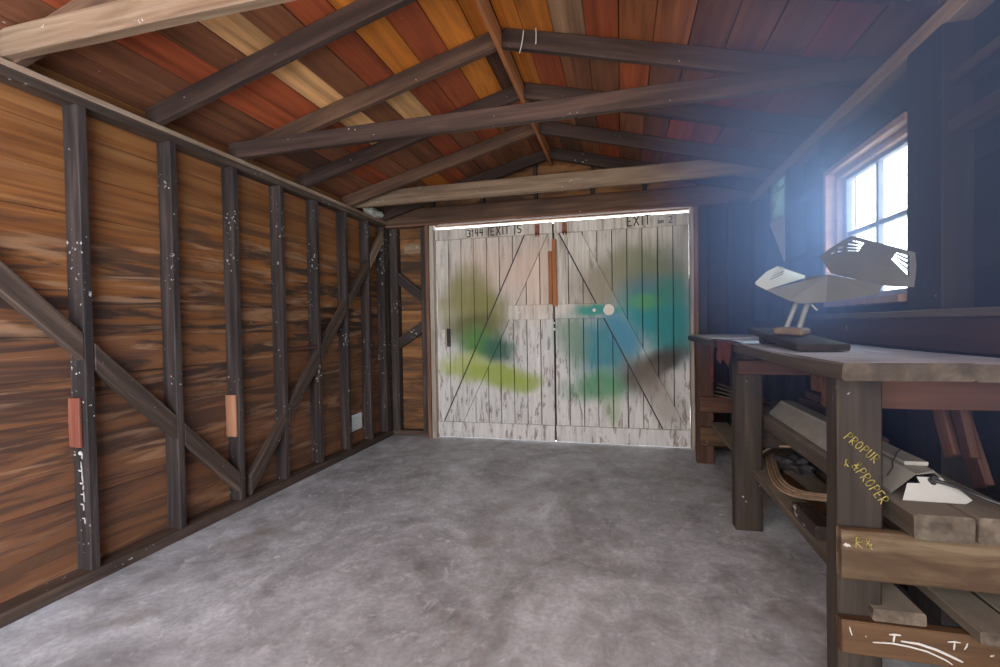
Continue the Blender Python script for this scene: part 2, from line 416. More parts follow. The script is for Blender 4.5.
def door_paint():
    """weathered white boards with sprayed colour clouds, placed in world metres on the doors"""
    mt, n, l, b = nt('weathered_white_sprayed_boards')
    ge = n.new('ShaderNodeNewGeometry'); P = ge.outputs['Position']
    oi = n.new('ShaderNodeObjectInfo')
    isl = mathn(n, l, 'ADD', ge.outputs['Random Per Island'], oi.outputs['Random'])
    cb = n.new('ShaderNodeCombineXYZ'); l.new(mathn(n, l, 'MULTIPLY', isl, 41.0), cb.inputs[0]); l.new(mathn(n, l, 'MULTIPLY', isl, 23.0), cb.inputs[2])
    va = n.new('ShaderNodeVectorMath'); l.new(P, va.inputs[0]); l.new(cb.outputs[0], va.inputs[1])
    g = noise(n, l, scaled(n, l, va.outputs[0], (30, 30, 1.6)), 1.0, 6, .62, .3)
    r = ramp(n, [(.28, (.22, .175, .135)), (.42, (.47, .42, .355)), (.62, (.64, .595, .53))]); l.new(g, r.inputs[0])
    col = r.outputs[0]
    hs = n.new('ShaderNodeHueSaturation'); l.new(col, hs.inputs['Color'])
    l.new(mathn(n, l, 'ADD', .84, mathn(n, l, 'MULTIPLY', mathn(n, l, 'FRACT', mathn(n, l, 'MULTIPLY', isl, 9.7)), .22)), hs.inputs['Value'])
    col = hs.outputs[0]
    w = noise(n, l, scaled(n, l, va.outputs[0], (14, 14, 2.2)), 1.0, 5, .7, .5)
    wr = ramp(n, [(.54, (0, 0, 0)), (.68, (1, 1, 1))]); l.new(w, wr.inputs[0])
    sep = n.new('ShaderNodeSeparateXYZ'); l.new(P, sep.inputs[0])
    col = mixc(n, l, mathn(n, l, 'MULTIPLY', wr.outputs[0], .75), col, (.13, .10, .08))
    # lower boards: whiter flaking paint with bare brown patches
    lo = n.new('ShaderNodeMapRange'); lo.inputs['From Min'].default_value = 1.30; lo.inputs['From Max'].default_value = .95
    l.new(mathn(n, l, 'ADD', sep.outputs['Z'], mathn(n, l, 'MULTIPLY', mathn(n, l, 'SUBTRACT', w, .5), .5)), lo.inputs['Value'])
    col = mixc(n, l, mathn(n, l, 'MULTIPLY', lo.outputs[0], .55), col, (.60, .60, .61))
    pk = noise(n, l, scaled(n, l, va.outputs[0], (22, 22, 4.5)), 1.0, 6, .72, .6)
    pr = ramp(n, [(.535, (0, 0, 0)), (.60, (1, 1, 1))]); l.new(pk, pr.inputs[0])
    col = mixc(n, l, mathn(n, l, 'MULTIPLY', mathn(n, l, 'MULTIPLY', pr.outputs[0], lo.outputs[0]), .72), col, (.15, .105, .075))
    # wobble so that sprayed edges are irregular
    wb = n.new('ShaderNodeTexNoise'); wb.inputs['Scale'].default_value = 3.2; wb.inputs['Detail'].default_value = 2
    l.new(P, wb.inputs['Vector'])
    sub = n.new('ShaderNodeVectorMath'); sub.operation = 'SUBTRACT'; sub.inputs[1].default_value = (.5, .5, .5); l.new(wb.outputs['Color'], sub.inputs[0])
    sc = n.new('ShaderNodeVectorMath'); sc.operation = 'MULTIPLY_ADD'; sc.inputs[1].default_value = (.20, .0, .20)
    l.new(sub.outputs[0], sc.inputs[0]); l.new(P, sc.inputs[2])
    Q = sc.outputs[0]
    # (x, z, radius x, radius z, tilt, colour, strength)
    blobs = [
        (-1.20, 1.70, .40, .30, 0, (.62, .45, .35), .55), (-.80, 1.62, .22, .40, 0, (.60, .42, .32), .55),
        (-1.46, 1.47, .27, .24, 0, (.20, .18, .055), .85), (-1.30, 1.28, .24, .20, 0, (.20, .19, .055), .85), (-1.62, 1.30, .18, .20, 0, (.24, .22, .08), .6),
        (-1.44, 1.12, .32, .15, .1, (.11, .11, .035), .9), (-1.36, .93, .27, .18, -.15, (.075, .20, .045), .97),
        (-1.17, .90, .17, .19, .2, (.035, .10, .075), .9), (-1.55, .72, .28, .15, 0, (.38, .42, .13), .85),
        (-1.20, .64, .38, .11, -.10, (.27, .33, .06), .92), (-.95, .58, .22, .09, 0, (.27, .33, .06), .75),
        (-.17, 1.48, .28, .28, .4, (.25, .215, .155), .88), (.12, 1.66, .26, .22, 0, (.19, .19, .11), .8), (.36, 1.52, .26, .32, 0, (.15, .175, .10), .9),
        (.20, 1.44, .19, .14, 0, (.12, .14, .17), .85), (.28, 1.20, .36, .30, -.25, (.022, .21, .23), .98), (.24, 1.35, .19, .09, 0, (.09, .28, .12), .85),
        (.43, 1.05, .20, .30, 0, (.025, .19, .19), .95), (.42, 1.42, .12, .12, 0, (.04, .19, .14), .8), (-.18, .90, .40, .30, -.35, (.035, .19, .23), .95), (-.44, .97, .16, .26, 0, (.19, .25, .15), .65),
        (-.20, .55, .34, .14, .1, (.075, .23, .115), .9), (-.12, .36, .10, .16, 0, (.25, .32, .19), .6),
        (.33, .77, .32, .11, .55, (.050, .040, .034), .95), (.16, .64, .19, .19, .3, (.10, .082, .068), .85), (.35, .45, .16, .30, .4, (.20, .165, .13), .6),
        (-.20, 1.255, .23, .055, 0, (.03, .25, .20), .95), (.00, 1.05, .10, .24, .52, (.06, .21, .31), .92),
    ]
    for (x, z, rx, rz, t, cc, st) in blobs:
        mp = n.new('ShaderNodeMapping'); mp.vector_type = 'TEXTURE'
        mp.inputs['Location'].default_value = (x, 4.5, z)
        mp.inputs['Rotation'].default_value = (0, -t, 0)
        mp.inputs['Scale'].default_value = (rx*1.45, 3.0, rz*1.45)
        l.new(Q, mp.inputs['Vector'])
        ln = n.new('ShaderNodeVectorMath'); ln.operation = 'LENGTH'; l.new(mp.outputs[0], ln.inputs[0])
        mr = n.new('ShaderNodeMapRange'); mr.interpolation_type = 'SMOOTHSTEP'
        mr.inputs['From Min'].default_value = 1.0; mr.inputs['From Max'].default_value = .25
        mr.inputs['To Min'].default_value = 0.0; mr.inputs['To Max'].default_value = st
        l.new(ln.outputs['Value'], mr.inputs['Value'])
        col = mixc(n, l, mr.outputs[0], col, cc)
    # rotten grey foot of the boards (a splash band with a ragged edge)
    l.new(col, b.inputs['Base Color'])
    b.inputs['Roughness'].default_value = .7; b.inputs['Specular IOR Level'].default_value = .25
    bp = n.new('ShaderNodeBump'); bp.inputs['Strength'].default_value = .4; bp.inputs['Distance'].default_value = .004
    l.new(g, bp.inputs['Height']); l.new(bp.outputs[0], b.inputs['Normal'])
    return mt
M_DOOR = door_paint()
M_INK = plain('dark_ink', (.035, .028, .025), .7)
M_YELLOW = plain('yellow_crayon', (.30, .235, .055), .8, mott=.6, scale=60)
M_WHITE = plain('white_drip_paint', (.5, .48, .45), .6, mott=.08)
M_SPOT = plain('beige_spray_spot', (.62, .55, .47), .7, mott=.15)
M_METAL = plain('dull_sheet_metal', (.30, .32, .345), .5, .3, .12)
M_BRIGHT = plain('white_enamel', (.50, .49, .46), .4, 0, .06)
M_VENT = plain('white_vent_enamel', (.74, .73, .69), .5, 0, .06)
M_RUST = plain('rusty_iron', (.22, .075, .045), .7, .2, .35, 25)
M_BLACK = plain('black_rubber', (.018, .018, .02), .5)
M_PAPER = plain('white_paper', (.80, .82, .85), .7, 0, .05)
M_GREYCARD = plain('grey_card', (.66, .63, .58), .8, 0, .1)
M_ENAMELGREY = plain('dusty_grey_enamel', (.31, .29, .25), .5, .1, .18, 7)
M_CLOTH = plain('red_rag_cloth', (.26, .070, .050), .9, 0, .4, 30)
M_CLOTHD = plain('dark_rag_cloth', (.045, .042, .045), .9, 0, .4, 20)
M_BENCHTAN = wood('dusty_tan_block', (.16, .11, .075), (.26, .185, .13), (.36, .27, .20), stain=.3)
M_CANE = wood('tan_cane', (.20, .13, .08), (.30, .21, .14), (.40, .30, .21), stain=.2)
M_CRUMPLE = plain('pale_scrap', (.52, .50, .42), .8, 0, .2, 20)
M_FRAME = wood('pinkish_window_wood', (.34, .19, .14), (.48, .29, .22), (.58, .38, .30), stain=.2, specks=.3)
M_SASH = wood('grey_sash_wood', (.20, .19, .20), (.30, .29, .30), (.42, .40, .40), stain=.2)
M_JAMB = wood('light_jamb_wood', (.26, .20, .15), (.44, .37, .30), (.58, .52, .45), stain=.4)
M_TRIM = wood('brown_trim_wood', (.11, .050, .030), (.19, .092, .055), (.30, .17, .11), stain=.4, specks=.5)

def glass():
    mt, n, l, b = nt('dusty_glass')
    n.remove(b)
    out = n['Material Output']
    tr = n.new('ShaderNodeBsdfTransparent'); tr.inputs[0].default_value = (.94, .97, .98, 1)
    gl = n.new('ShaderNodeBsdfGlossy'); gl.inputs['Roughness'].default_value = .05
    mx = n.new('ShaderNodeMixShader'); mx.inputs[0].default_value = .07
    l.new(tr.outputs[0], mx.inputs[1]); l.new(gl.outputs[0], mx.inputs[2]); l.new(mx.outputs[0], out.inputs[0])
    return mt
M_GLASS = glass()
def dirty_glass():
    mt, n, l, b = nt('greenish_dirty_glass')
    n.remove(b); out = n['Material Output']
    tr = n.new('ShaderNodeBsdfTransparent'); tr.inputs[0].default_value = (.30, .35, .30, 1)
    df = n.new('ShaderNodeBsdfDiffuse'); df.inputs[0].default_value = (.30, .36, .32, 1)
    tl = n.new('ShaderNodeBsdfTranslucent'); tl.inputs[0].default_value = (.30, .36, .32, 1)
    m1 = n.new('ShaderNodeMixShader'); m1.inputs[0].default_value = .5
    l.new(df.outputs[0], m1.inputs[1]); l.new(tl.outputs[0], m1.inputs[2])
    tc = n.new('ShaderNodeTexCoord')
    g = noise(n, l, scaled(n, l, tc.outputs['Object'], (6, 6, 6)), 1, 4)
    rr = ramp(n, [(.35, (.15,)*3), (.7, (.55,)*3)]); l.new(g, rr.inputs[0])
    mx = n.new('ShaderNodeMixShader'); l.new(rr.outputs[0], mx.inputs[0])
    l.new(tr.outputs[0], mx.inputs[1]); l.new(m1.outputs[0], mx.inputs[2]); l.new(mx.outputs[0], out.inputs[0])
    return mt
M_DIRTY = dirty_glass()

# ------------------------------------------------------------------ the setting
def structure(o, label=None):
    return tag(o, label, None, None, 'structure')

# floor slab
bm = bmesh.new()
nx, ny = 24, 40
vs = [[bm.verts.new((-2.7 + 4.1*i/nx, YO - .3 + (6.9)*j/ny, 0)) for i in range(nx+1)] for j in range(ny+1)]
for j in range(ny):
    for i in range(nx): bm.faces.new((vs[j][i], vs[j][i+1], vs[j+1][i+1], vs[j+1][i]))
ext = bmesh.ops.extrude_face_region(bm, geom=bm.faces[:])
for v in ext['geom']:
    if isinstance(v, bmesh.types.BMVert): v.co.z = -.12
bmesh.ops.recalc_face_normals(bm, faces=bm.faces)
me = bpy.data.meshes.new('floor'); bm.to_mesh(me); bm.free()
structure(new_obj('floor', me, M_FLOOR), 'stained grey concrete garage floor')

def board_wall(name, plane, c0, c1, z0, z1, mats, inner, outer, bh=.185, holes=(), top=None, rnd=None):
    """horizontal sheathing boards; plane 'X' = wall of constant x running along y, 'Y' = constant y running along x"""
    rnd = rnd or random.Random(hash(name) % 1000 if False else len(name)*13)
    bm = bmesh.new()
    z = z0
    while z < z1 - .01:
        zt = min(z + bh, z1)
        spans = [(c0, c1)]
        if top:                                            # clip to the gable
            half = (top[1] - z) / top[2]
            spans = [(max(c0, top[0]-half), min(c1, top[0]+half))]
        pieces = [(a, b_, z, zt) for a, b_ in spans if b_ - a > .05]
        for (h0, h1, hz0, hz1) in holes:
            nxt = []
            for (a, b_, q0, q1) in pieces:
                if q1 <= hz0 or q0 >= hz1 or b_ <= h0 or a >= h1: nxt.append((a, b_, q0, q1)); continue
                if a < h0: nxt.append((a, h0, q0, q1))
                if b_ > h1: nxt.append((h1, b_, q0, q1))
                if q0 < hz0: nxt.append((max(a, h0), min(b_, h1), q0, hz0))
                if q1 > hz1: nxt.append((max(a, h0), min(b_, h1), hz1, q1))
            pieces = nxt
        for (a, b_, q0, q1) in pieces:
            th = abs(outer - inner) * .6
            mid = inner + (1 if outer > inner else -1) * th / 2
            L = b_ - a
            if plane == 'X': M, _ = frame_to((mid, a, (q0+q1)/2), (mid, b_, (q0+q1)/2))
            else: M, _ = frame_to((a, mid, (q0+q1)/2), (b_, mid, (q0+q1)/2))
            add_beam(bm, M, L, th, q1 - q0 - .0012, seg=max(1, int(L/.5)), ch=.001, jit=.0008, rnd=rnd)
        # weather skin outside the boards
        for (a, b_, q0, q1) in pieces:
            o0, o1 = inner + (outer-inner)*.7, outer
            if plane == 'X': lo, hi = Vector((min(o0, o1), a, q0)), Vector((max(o0, o1), b_, q1))
            else: lo, hi = Vector((a, min(o0, o1), q0)), Vector((b_, max(o0, o1), q1))
            g = bmesh.ops.create_cube(bm, size=1.0)
            for v in g['verts']:
                v.co = Vector(((v.co.x+.5)*(hi.x-lo.x)+lo.x, (v.co.y+.5)*(hi.y-lo.y)+lo.y, (v.co.z+.5)*(hi.z-lo.z)+lo.z))
            for f in {f for v in g['verts'] for f in v.link_faces}: f.material_index = 1
        z = zt
    bmesh.ops.recalc_face_normals(bm, faces=bm.faces)
    me = bpy.data.meshes.new(name); bm.to_mesh(me); bm.free()
    return new_obj(name, me, mats)

DEPTH = .092
structure(board_wall('wall_left', 'X', YO, 4.60, 0.0, 2.284, [M_SIDING, M_FELT], XL - DEPTH, XL - DEPTH - .05),
          'orange-brown board wall with dark horizontal streaks')
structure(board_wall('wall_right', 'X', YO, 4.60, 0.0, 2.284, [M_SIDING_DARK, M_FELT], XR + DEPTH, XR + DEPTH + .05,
                     holes=[(2.175, 2.93, 1.20, 1.93), (3.60, 3.92, 1.85, 2.15)]), 'dark board wall with the window')
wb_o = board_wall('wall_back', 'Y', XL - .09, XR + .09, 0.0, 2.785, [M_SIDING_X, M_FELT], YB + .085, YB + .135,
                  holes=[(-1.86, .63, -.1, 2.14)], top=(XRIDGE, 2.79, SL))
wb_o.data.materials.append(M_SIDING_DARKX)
for f in wb_o.data.polygons:                               # dim corner behind the bench: its shade painted with darker boards
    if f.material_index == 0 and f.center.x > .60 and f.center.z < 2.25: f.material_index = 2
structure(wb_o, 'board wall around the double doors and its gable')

# roof: boards running along the ridge, two slopes in one mesh, pieces with their own tone
def roof():
    rnd = random.Random(21)
    RED, ORG, BRN, LGT, DRK = (.36, .078, .026), (.60, .185, .025), (.24, .088, .038), (.80, .42, .17), (.11, .05, .032)
    ORG2, BRN2 = (.40, .125, .04), (.36, .20, .11)
    bm = bmesh.new()
    col = bm.loops.layers.float_color.new('tint')
    width = .172
    n_s = 12
    LB = {0: [DRK, DRK, ORG, DRK, ORG, BRN], 1: [ORG, ORG, ORG, ORG, BRN, BRN], 2: [RED, RED, RED, RED, RED, BRN], 3: [ORG, ORG, ORG, RED, BRN, BRN],
          4: [RED, RED, RED, LGT, RED, BRN], 5: [RED, BRN, BRN, BRN, BRN, RED], 6: [LGT, LGT, LGT, LGT, BRN, ORG], 7: [RED, BRN, RED, RED, BRN, BRN],
          8: [BRN, RED, RED, BRN, RED, BRN], 9: [BRN, BRN, BRN, DRK, BRN, BRN], 10: [BRN, BRN, BRN, BRN, BRN, DRK], 11: [RED, RED, RED, RED, RED, DRK]}
    RB = {0: [ORG, ORG, ORG, ORG, BRN, BRN], 1: [ORG, ORG, ORG, RED, BRN, DRK], 2: [RED, RED, BRN2, BRN, DRK, BRN], 3: [ORG, RED, RED, BRN, RED, RED],
          4: [RED, ORG2, ORG2, RED, BRN, BRN], 5: [ORG2, ORG2, ORG2, BRN, BRN, BRN], 6: [BRN, BRN2, BRN, BRN, RED, BRN], 7: [RED, RED, BRN, RED, RED, BRN],
          8: [RED, RED, BRN, RED, BRN, BRN], 9: [RED, BRN, RED, RED, BRN, BRN], 10: [BRN, RED, BRN, RED, BRN, BRN], 11: [DRK, DRK, DRK, DRK, DRK, DRK]}
    ys = [YO, .74, 1.97, 2.55, 3.15, 3.76, 4.66]
    for side in (-1, 1):
        for k in range(n_s):
            d0, d1 = -.03 + k*width, -.03 + (k+1)*width - rnd.uniform(.003, .006)
            if k == 0: d0 = .012
            dm = (d0+d1)/2
            for j, (ya, yb) in enumerate(zip(ys, ys[1:])):
                c = (LB if side < 0 else RB)[k][j]
                f = rnd.uniform(.8, 1.18)
                tc = (c[0]*f, c[1]*f, c[2]*f, 1)
                x = XRIDGE + side*dm*.9666
                z = 2.762 - SL*dm*.9666 + .010
                M, L = frame_to((x, ya+.001, z), (x, yb-.001, z), (side*SL*.966, 0, .966))
                for fc in add_beam(bm, M, L, d1-d0, .02, seg=max(1, int(L/.4)), ch=.002, jit=.0008, rnd=rnd):
                    for lp in fc.loops: lp[col] = tc
        # roofing felt over the boards
        e = n_s*width + .02
        pts = [(XRIDGE, 2.79), (XRIDGE + side*e*.9666, 2.79 - SL*e*.9666)]
        a = [bm.verts.new((px, yy, pz + dz)) for yy in (YO, 4.66) for (px, pz) in pts for dz in (0, .02)]
        for q in ((0, 1, 3, 2), (4, 6, 7, 5), (0, 2, 6, 4), (1, 5, 7, 3), (2, 3, 7, 6), (0, 4, 5, 1)):
            fc = bm.faces.new([a[i] for i in q]); fc.material_index = 1
            for lp in fc.loops: lp[col] = (1, 1, 1, 1)
    bmesh.ops.recalc_face_normals(bm, faces=bm.faces)
    me = bpy.data.meshes.new('ceiling'); bm.to_mesh(me); bm.free()
    return new_obj('ceiling', me, [M_ROOF, M_FELT])
structure(roof(), 'bare red and orange roof boards under a shallow gable')

# ------------------------------------------------------------------ left wall framing
SOLE = .055
G_ST = 'wall studs'
ST = [(1.62, 'dark stud nearest the camera, reddish block and white drips on its side'),
      (2.063, 'dark stud crossed low down by the descending brace, between the two block-bearing studs'),
      (2.486, 'dark stud with tan wood block, at the foot of both diagonal braces'),
      (2.900, 'dark stud where the rising brace starts beyond the tan-block stud'),
      (3.300, 'dark stud at the far end of the thin horizontal block'),
      (3.710, 'dark stud just before the bay with the small white vent'),
      (4.085, 'dark stud just past the small white vent, near the corner')]
for ye, lab in ST:
    o = box_beam('wall_stud', XL - DEPTH + .002, XL, ye - .041, ye, SOLE, ZP1, M_STUD)
    tag(o, lab, 'stud', 'studs of the orange wall')
o = box_beam('corner_post', XL - DEPTH + .002, XL, 4.36, 4.465, SOLE, ZP1, M_STUD)
tag(o, 'dark corner post where the orange wall meets the door wall', 'post')
# white paint drips running down the side of the near stud, each a part of it
stud0 = [o for o in bpy.data.objects if o.name == 'wall_stud'][0]
rdp = random.Random(12)
for (zz, dx, hh, ww) in [(.585, .040, .020, .022), (.572, .052, .030, .006), (.515, .047, .060, .005), (.505, .036, .008, .016), (.472, .050, .045, .006), (.448, .042, .007, .022), (.43, .054, .028, .005),
                         (.398, .046, .006, .020), (.385, .056, .050, .0045), (.352, .044, .007, .024), (.338, .052, .03, .005), (.290, .050, .006, .016), (.276, .057, .022, .004)]:
    bm = bmesh.new()
    n_ = 7; rotd = rdp.uniform(-.35, .35); ring = []
    for i in range(n_):
        an = 2*math.pi*i/n_; rr_ = rdp.uniform(.38, .62)
        px_, pz_ = math.cos(an)*rr_*ww, math.sin(an)*rr_*hh
        ring.append((XL - .085 + dx + px_ + rotd*pz_*.3, zz + pz_ + rotd*px_*.8))
    lo_ = [bm.verts.new((x_, 1.5785, z_)) for x_, z_ in ring]; hi_ = [bm.verts.new((x_, 1.5758, z_)) for x_, z_ in ring]
    bm.faces.new(lo_); bm.faces.new(hi_[::-1])
    for i in range(n_): bm.faces.new((lo_[i], hi_[i], hi_[(i+1) % n_], lo_[(i+1) % n_]))
    bmesh.ops.recalc_face_normals(bm, faces=bm.faces)
    me = bpy.data.meshes.new('paint_drip'); bm.to_mesh(me); bm.free()
    dr = bpy.data.objects.new('paint_drip', me); COL.objects.link(dr); me.materials.append(M_WHITE)
    dr.parent = stud0; dr.matrix_local = stud0.matrix_basis.inverted(); dr['label'] = 'white paint drip'

tag(box_beam('sole_plate', XL - DEPTH + .002, XL + .012, YO, 4.465, 0.0, SOLE - .001, M_BRACE), 'long dusty plank on the floor along the foot of the orange wall', 'sole plate', 'sole plates')
tag(box_beam('top_plate', XL - DEPTH + .002, XL + .004, YO, 4.465, ZP1 + .040, ZP2 - .006, M_PLATE), 'pale dusty plank along the top of the orange wall, above the dark strip', 'top plate', 'top plates')
tag(box_beam('top_plate', XL - DEPTH + .002, XL, YO, 4.465, ZP1 + .001, ZP1 + .039, M_BRACE), 'dark brown strip for the shaded lip and underside of the pale top plank', 'top plate', 'top plates')  # added dark piece imitating the plate's shaded underside

TH = .043
def brz1(y): return 1.36 - 1.03*(y - 1.29)
def brz2(y): return .44 + 1.05*(y - 2.835)
g1 = 'diagonal brace pieces'
for (ya, yb, lab) in [(.95, 1.577, 'upper end piece of the descending diagonal brace, before the stud with the reddish block'),
                      (1.622, 2.02, 'middle piece of the descending diagonal brace, just past the reddish block'),
                      (2.065, 2.443, 'lowest piece of the descending diagonal brace, ending under the tan block')]:
    tag(slant('diagonal_brace', ya, brz1(ya), yb, brz1(yb), .125, XL - TH, XL + .001, M_BRACE), lab, 'brace', g1)
for (ya, yb, lab) in [(2.53, 2.857, 'lowest piece of the rising diagonal brace, starting at the floor'),
                      (2.902, 3.257, 'piece of the rising brace under the thin horizontal block'),
                      (3.302, 3.667, 'piece of the rising brace above the thin horizontal block'),
                      (3.712, 4.042, 'piece of the rising brace high above the small white vent'),
                      (4.087, 4.355, 'topmost pale piece of the rising brace at the corner')]:
    tag(slant('diagonal_brace', ya, brz2(ya), yb, brz2(yb), .125, XL - TH, XL + .001, M_BRACE if ya < 4 else M_PALE), lab, 'brace', g1)
tag(box_beam('blocking', XL - .08, XL - .005, 2.902, 3.257, .968, .990, M_RED), 'thin horizontal block between two dark studs over the rising brace', 'block')
tag(box_beam('wood_block', XL - .088, XL - .022, 1.562, 1.5785, .615, .835, M_REDBLOCK), 'reddish wood block on the side of the nearest dark stud', 'wood block')
tag(box_beam('wood_block', XL - .088, XL - .012, 2.428, 2.4445, .46, .72, M_TANBLOCK), 'tan wood block on the side of a dark stud above both brace feet', 'wood block')

# small white vent
vroot = empty('wall_vent', (XL - DEPTH + .004, 3.90, .19), 'small white louvred vent low on the orange wall near the corner', 'vent')
box_beam('frame', XL - DEPTH - .001, XL - DEPTH + .006, 3.79, 4.02, .17, .32, M_VENT, vroot, ch=.002, jit=.0003)
for k in range(5):
    beam('louvre', (XL - DEPTH + .010, 3.805, .194 + k*.025), (XL - DEPTH + .010, 4.005, .194 + k*.025), .004, .017, M_VENT, vroot, up=(.6, 0, 1), ch=.001, jit=.0002)

# crumpled scrap on the end of the left plate
bm = bmesh.new()
bmesh.ops.create_icosphere(bm, subdivisions=3, radius=1.0)
rr = random.Random(4)
for v in bm.verts:
    d = v.co.normalized(); f = 1 + .28*math.sin(d.x*5+1)*math.cos(d.y*6) + rr.uniform(-.14, .14)
    v.co = Vector((d.x*.045*f, d.y*.16*f, d.z*.035*f))
me = bpy.data.meshes.new('scrap'); bm.to_mesh(me); bm.free()
o = new_obj('insulation_scrap', me, M_CRUMPLE, None, Matrix.Translation((XL + .002, 4.16, ZP2 + .028)))
tag(o, 'crumpled pale scrap on the end of the pale top plate', 'scrap')

# ------------------------------------------------------------------ back wall framing
tag(box_beam('sole_plate', XL + .002, -1.905, YB, YB + .083, 0, .055, M_BRACE), 'short dark plank on the floor beside the olive-sprayed door', 'sole plate', 'sole plates')
tag(box_beam('sole_plate', .655, XR, YB, YB + .083, 0, .055, M_STUD_R), 'short dark plank on the floor behind the workbench', 'sole plate', 'sole plates')
tag(box_beam('wall_stud', -1.975, -1.905, YB - .004, YB + .083, .057, 2.138, M_STUD), 'black stud beside the light jamb of the olive-sprayed door', 'stud', 'studs of the door wall')
tag(box_beam('wall_stud', XL + .004, -2.235, YB, YB + .083, .057, 2.138, M_STUD), 'dark stud in the corner between orange wall and door wall', 'stud', 'studs of the door wall')
tag(box_beam('wall_stud', .655, .735, YB - .002, YB + .083, .057, 2.138, M_STUD_R), 'dark stud beside the teal-sprayed door', 'stud', 'studs of the door wall')
tag(box_beam('wall_stud', .90, .945, YB, YB + .083, .057, 2.138, M_STUD_R), 'dark stud in the dim corner behind the bench end', 'stud', 'studs of the door wall')
tag(slant_xz('corner_brace', -2.232, 1.63, -1.977, 1.43, .125, YB + .003, YB + .045, M_STUD), 'upper of two dark braces beside the olive-sprayed door', 'brace', 'braces beside the door')
tag(slant_xz('corner_brace', -2.232, .96, -1.977, 1.12, .115, YB + .003, YB + .045, M_STUD), 'lower of two dark braces beside the olive-sprayed door', 'brace', 'braces beside the door')
tag(box_beam('board_scrap', -2.19, -2.0, YB + .073, YB + .084, 1.885, 1.985, M_PALE), 'pale board scrap nailed high beside the olive-sprayed door', 'board')
tag(box_beam('header_beam', XL - .08, XR + .09, YB - .03, YB + .083, 2.165, 2.318, M_RAFT), 'brown header beam lying over the double doors', 'beam')
structure(box_beam('trim_1', -1.905, -1.868, YB - .05, YB + .07, 0, 2.14, M_TRIM), 'narrow brown door casing')
structure(box_beam('trim_2', -1.866, -1.820, YB - .035, YB + .07, 0, 2.135, M_JAMB), 'light door jamb')
structure(box_beam('trim_3', .590, .618, YB - .035, YB + .07, 0, 2.135, M_JAMB), 'light door jamb by the bench')
structure(box_beam('trim_4', .620, .654, YB - .05, YB + .07, 0, 2.14, M_TRIM), 'narrow brown door casing by the bench')
structure(box_beam('trim_5', XL + .002, .90, YB - .065, YB + .02, 2.137, 2.163, M_TRIM), 'dusty brown door head casing')
for (x, lab) in [(-1.85, 'short gable stud nearest the orange wall'), (-1.32, 'short gable stud above the olive-sprayed door'), (-.79, 'short gable stud just before the ridge'),
                 (-.25, 'short gable stud just past the ridge'), (.215, 'short gable stud above the teal-sprayed door'), (.68, 'short gable stud above the dark corner')]:
    zt = 2.745 - SL*(abs(x - XRIDGE) + .02)
    if zt - 2.32 > .04:
        tag(box_beam('gable_stud', x - .018, x + .018, YB + .03, YB + .083, 2.32, zt, M_STUD), lab, 'stud', 'short studs in the gable')

# ------------------------------------------------------------------ double doors
def door_leaf(name, x0, x1, n_pl, brace_pts, mid, hinge_x, label, seed, lap=0.0):
    rnd = random.Random(seed)
    zb, zt = .006, 2.100
    bm = bmesh.new()
    w = (x1-x0)/n_pl
    for k in range(n_pl):
        M, L = frame_to((x0 + (k+.5)*w, YB + .042, zb + rnd.uniform(0, .008)), (x0 + (k+.5)*w, YB + .042, zt - .002), (0, 1, 0))
        add_beam(bm, M, L, w - rnd.uniform(.004, .010), .022, seg=8, ch=.003, jit=.0008, rnd=rnd)
    g = bmesh.ops.create_cube(bm, size=1.0)                 # outer weatherboards closing the joints
    for v in g['verts']: v.co = Vector(((x0+x1)/2 + v.co.x*(x1-x0-.002) + lap, YB + .062 + v.co.y*.014, (zb+zt)/2 + v.co.z*(zt-zb-.01)))
    for f in {f for v in g['verts'] for f in v.link_faces}: f.material_index = 1
    bmesh.ops.recalc_face_normals(bm, faces=bm.faces)
    me = bpy.data.meshes.new(name); bm.to_mesh(me); bm.free()
    d = new_obj(name, me, [M_DOOR, M_FELT])
    structure(d, label)
    y0, y1 = YB + .006, YB + .030
    box_beam('top_rail', x0 + .004, x1 - .004, y0, y1, 1.992, zt, M_DOOR, d)
    box_beam('bottom_rail', x0 + .004, x1 - .004, y0, y1, zb + .004, .162, M_DOOR, d)
    box_beam('middle_rail', mid[0], mid[1], y0, y1, 1.178, 1.318, M_DOOR, d)
    p = brace_pts
    prism('diagonal_brace', [(p[0][0], y0, p[0][1]), (p[1][0], y0, p[1][1]), (p[2][0], y0, p[2][1]), (p[3][0], y0, p[3][1])], (0, .024, 0), M_DOOR, d)
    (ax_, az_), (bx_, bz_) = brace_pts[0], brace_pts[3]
    dj = prism('brace_shadow_line', [(ax_ - .012, y0 + .0015, az_), (ax_ + .004, y0 + .0015, az_), (bx_ + .004, y0 + .0015, bz_), (bx_ - .012, y0 + .0015, bz_)], (0, .012, 0), M_INK, d, bev=0)  # ink strip drawn for the brace's shadow gap and black edge paint
    dj['label'] = 'dark strip for the shadow gap and black paint along the brace'
    hr = new_obj('hasp', bpy.data.meshes.new('hasp'), M_RUST, d)
    bm = bmesh.new()
    for (bx, bz, bw, bh) in [(hinge_x, 2.035, .045, .10), (hinge_x - .012, 1.985, .014, .04), (hinge_x + .012, 1.985, .014, .04)]:
        g = bmesh.ops.create_cube(bm, size=1.0)
        for v in g['verts']: v.co = Vector((bx + v.co.x*bw, y0 - .004 + v.co.y*.006, bz + v.co.z*bh))
    g = bmesh.ops.create_uvsphere(bm, u_segments=10, v_segments=6, radius=.008)
    for v in g['verts']: v.co += Vector((hinge_x, y0 - .006, 2.06))
    bm.to_mesh(hr.data); bm.free()
    return d

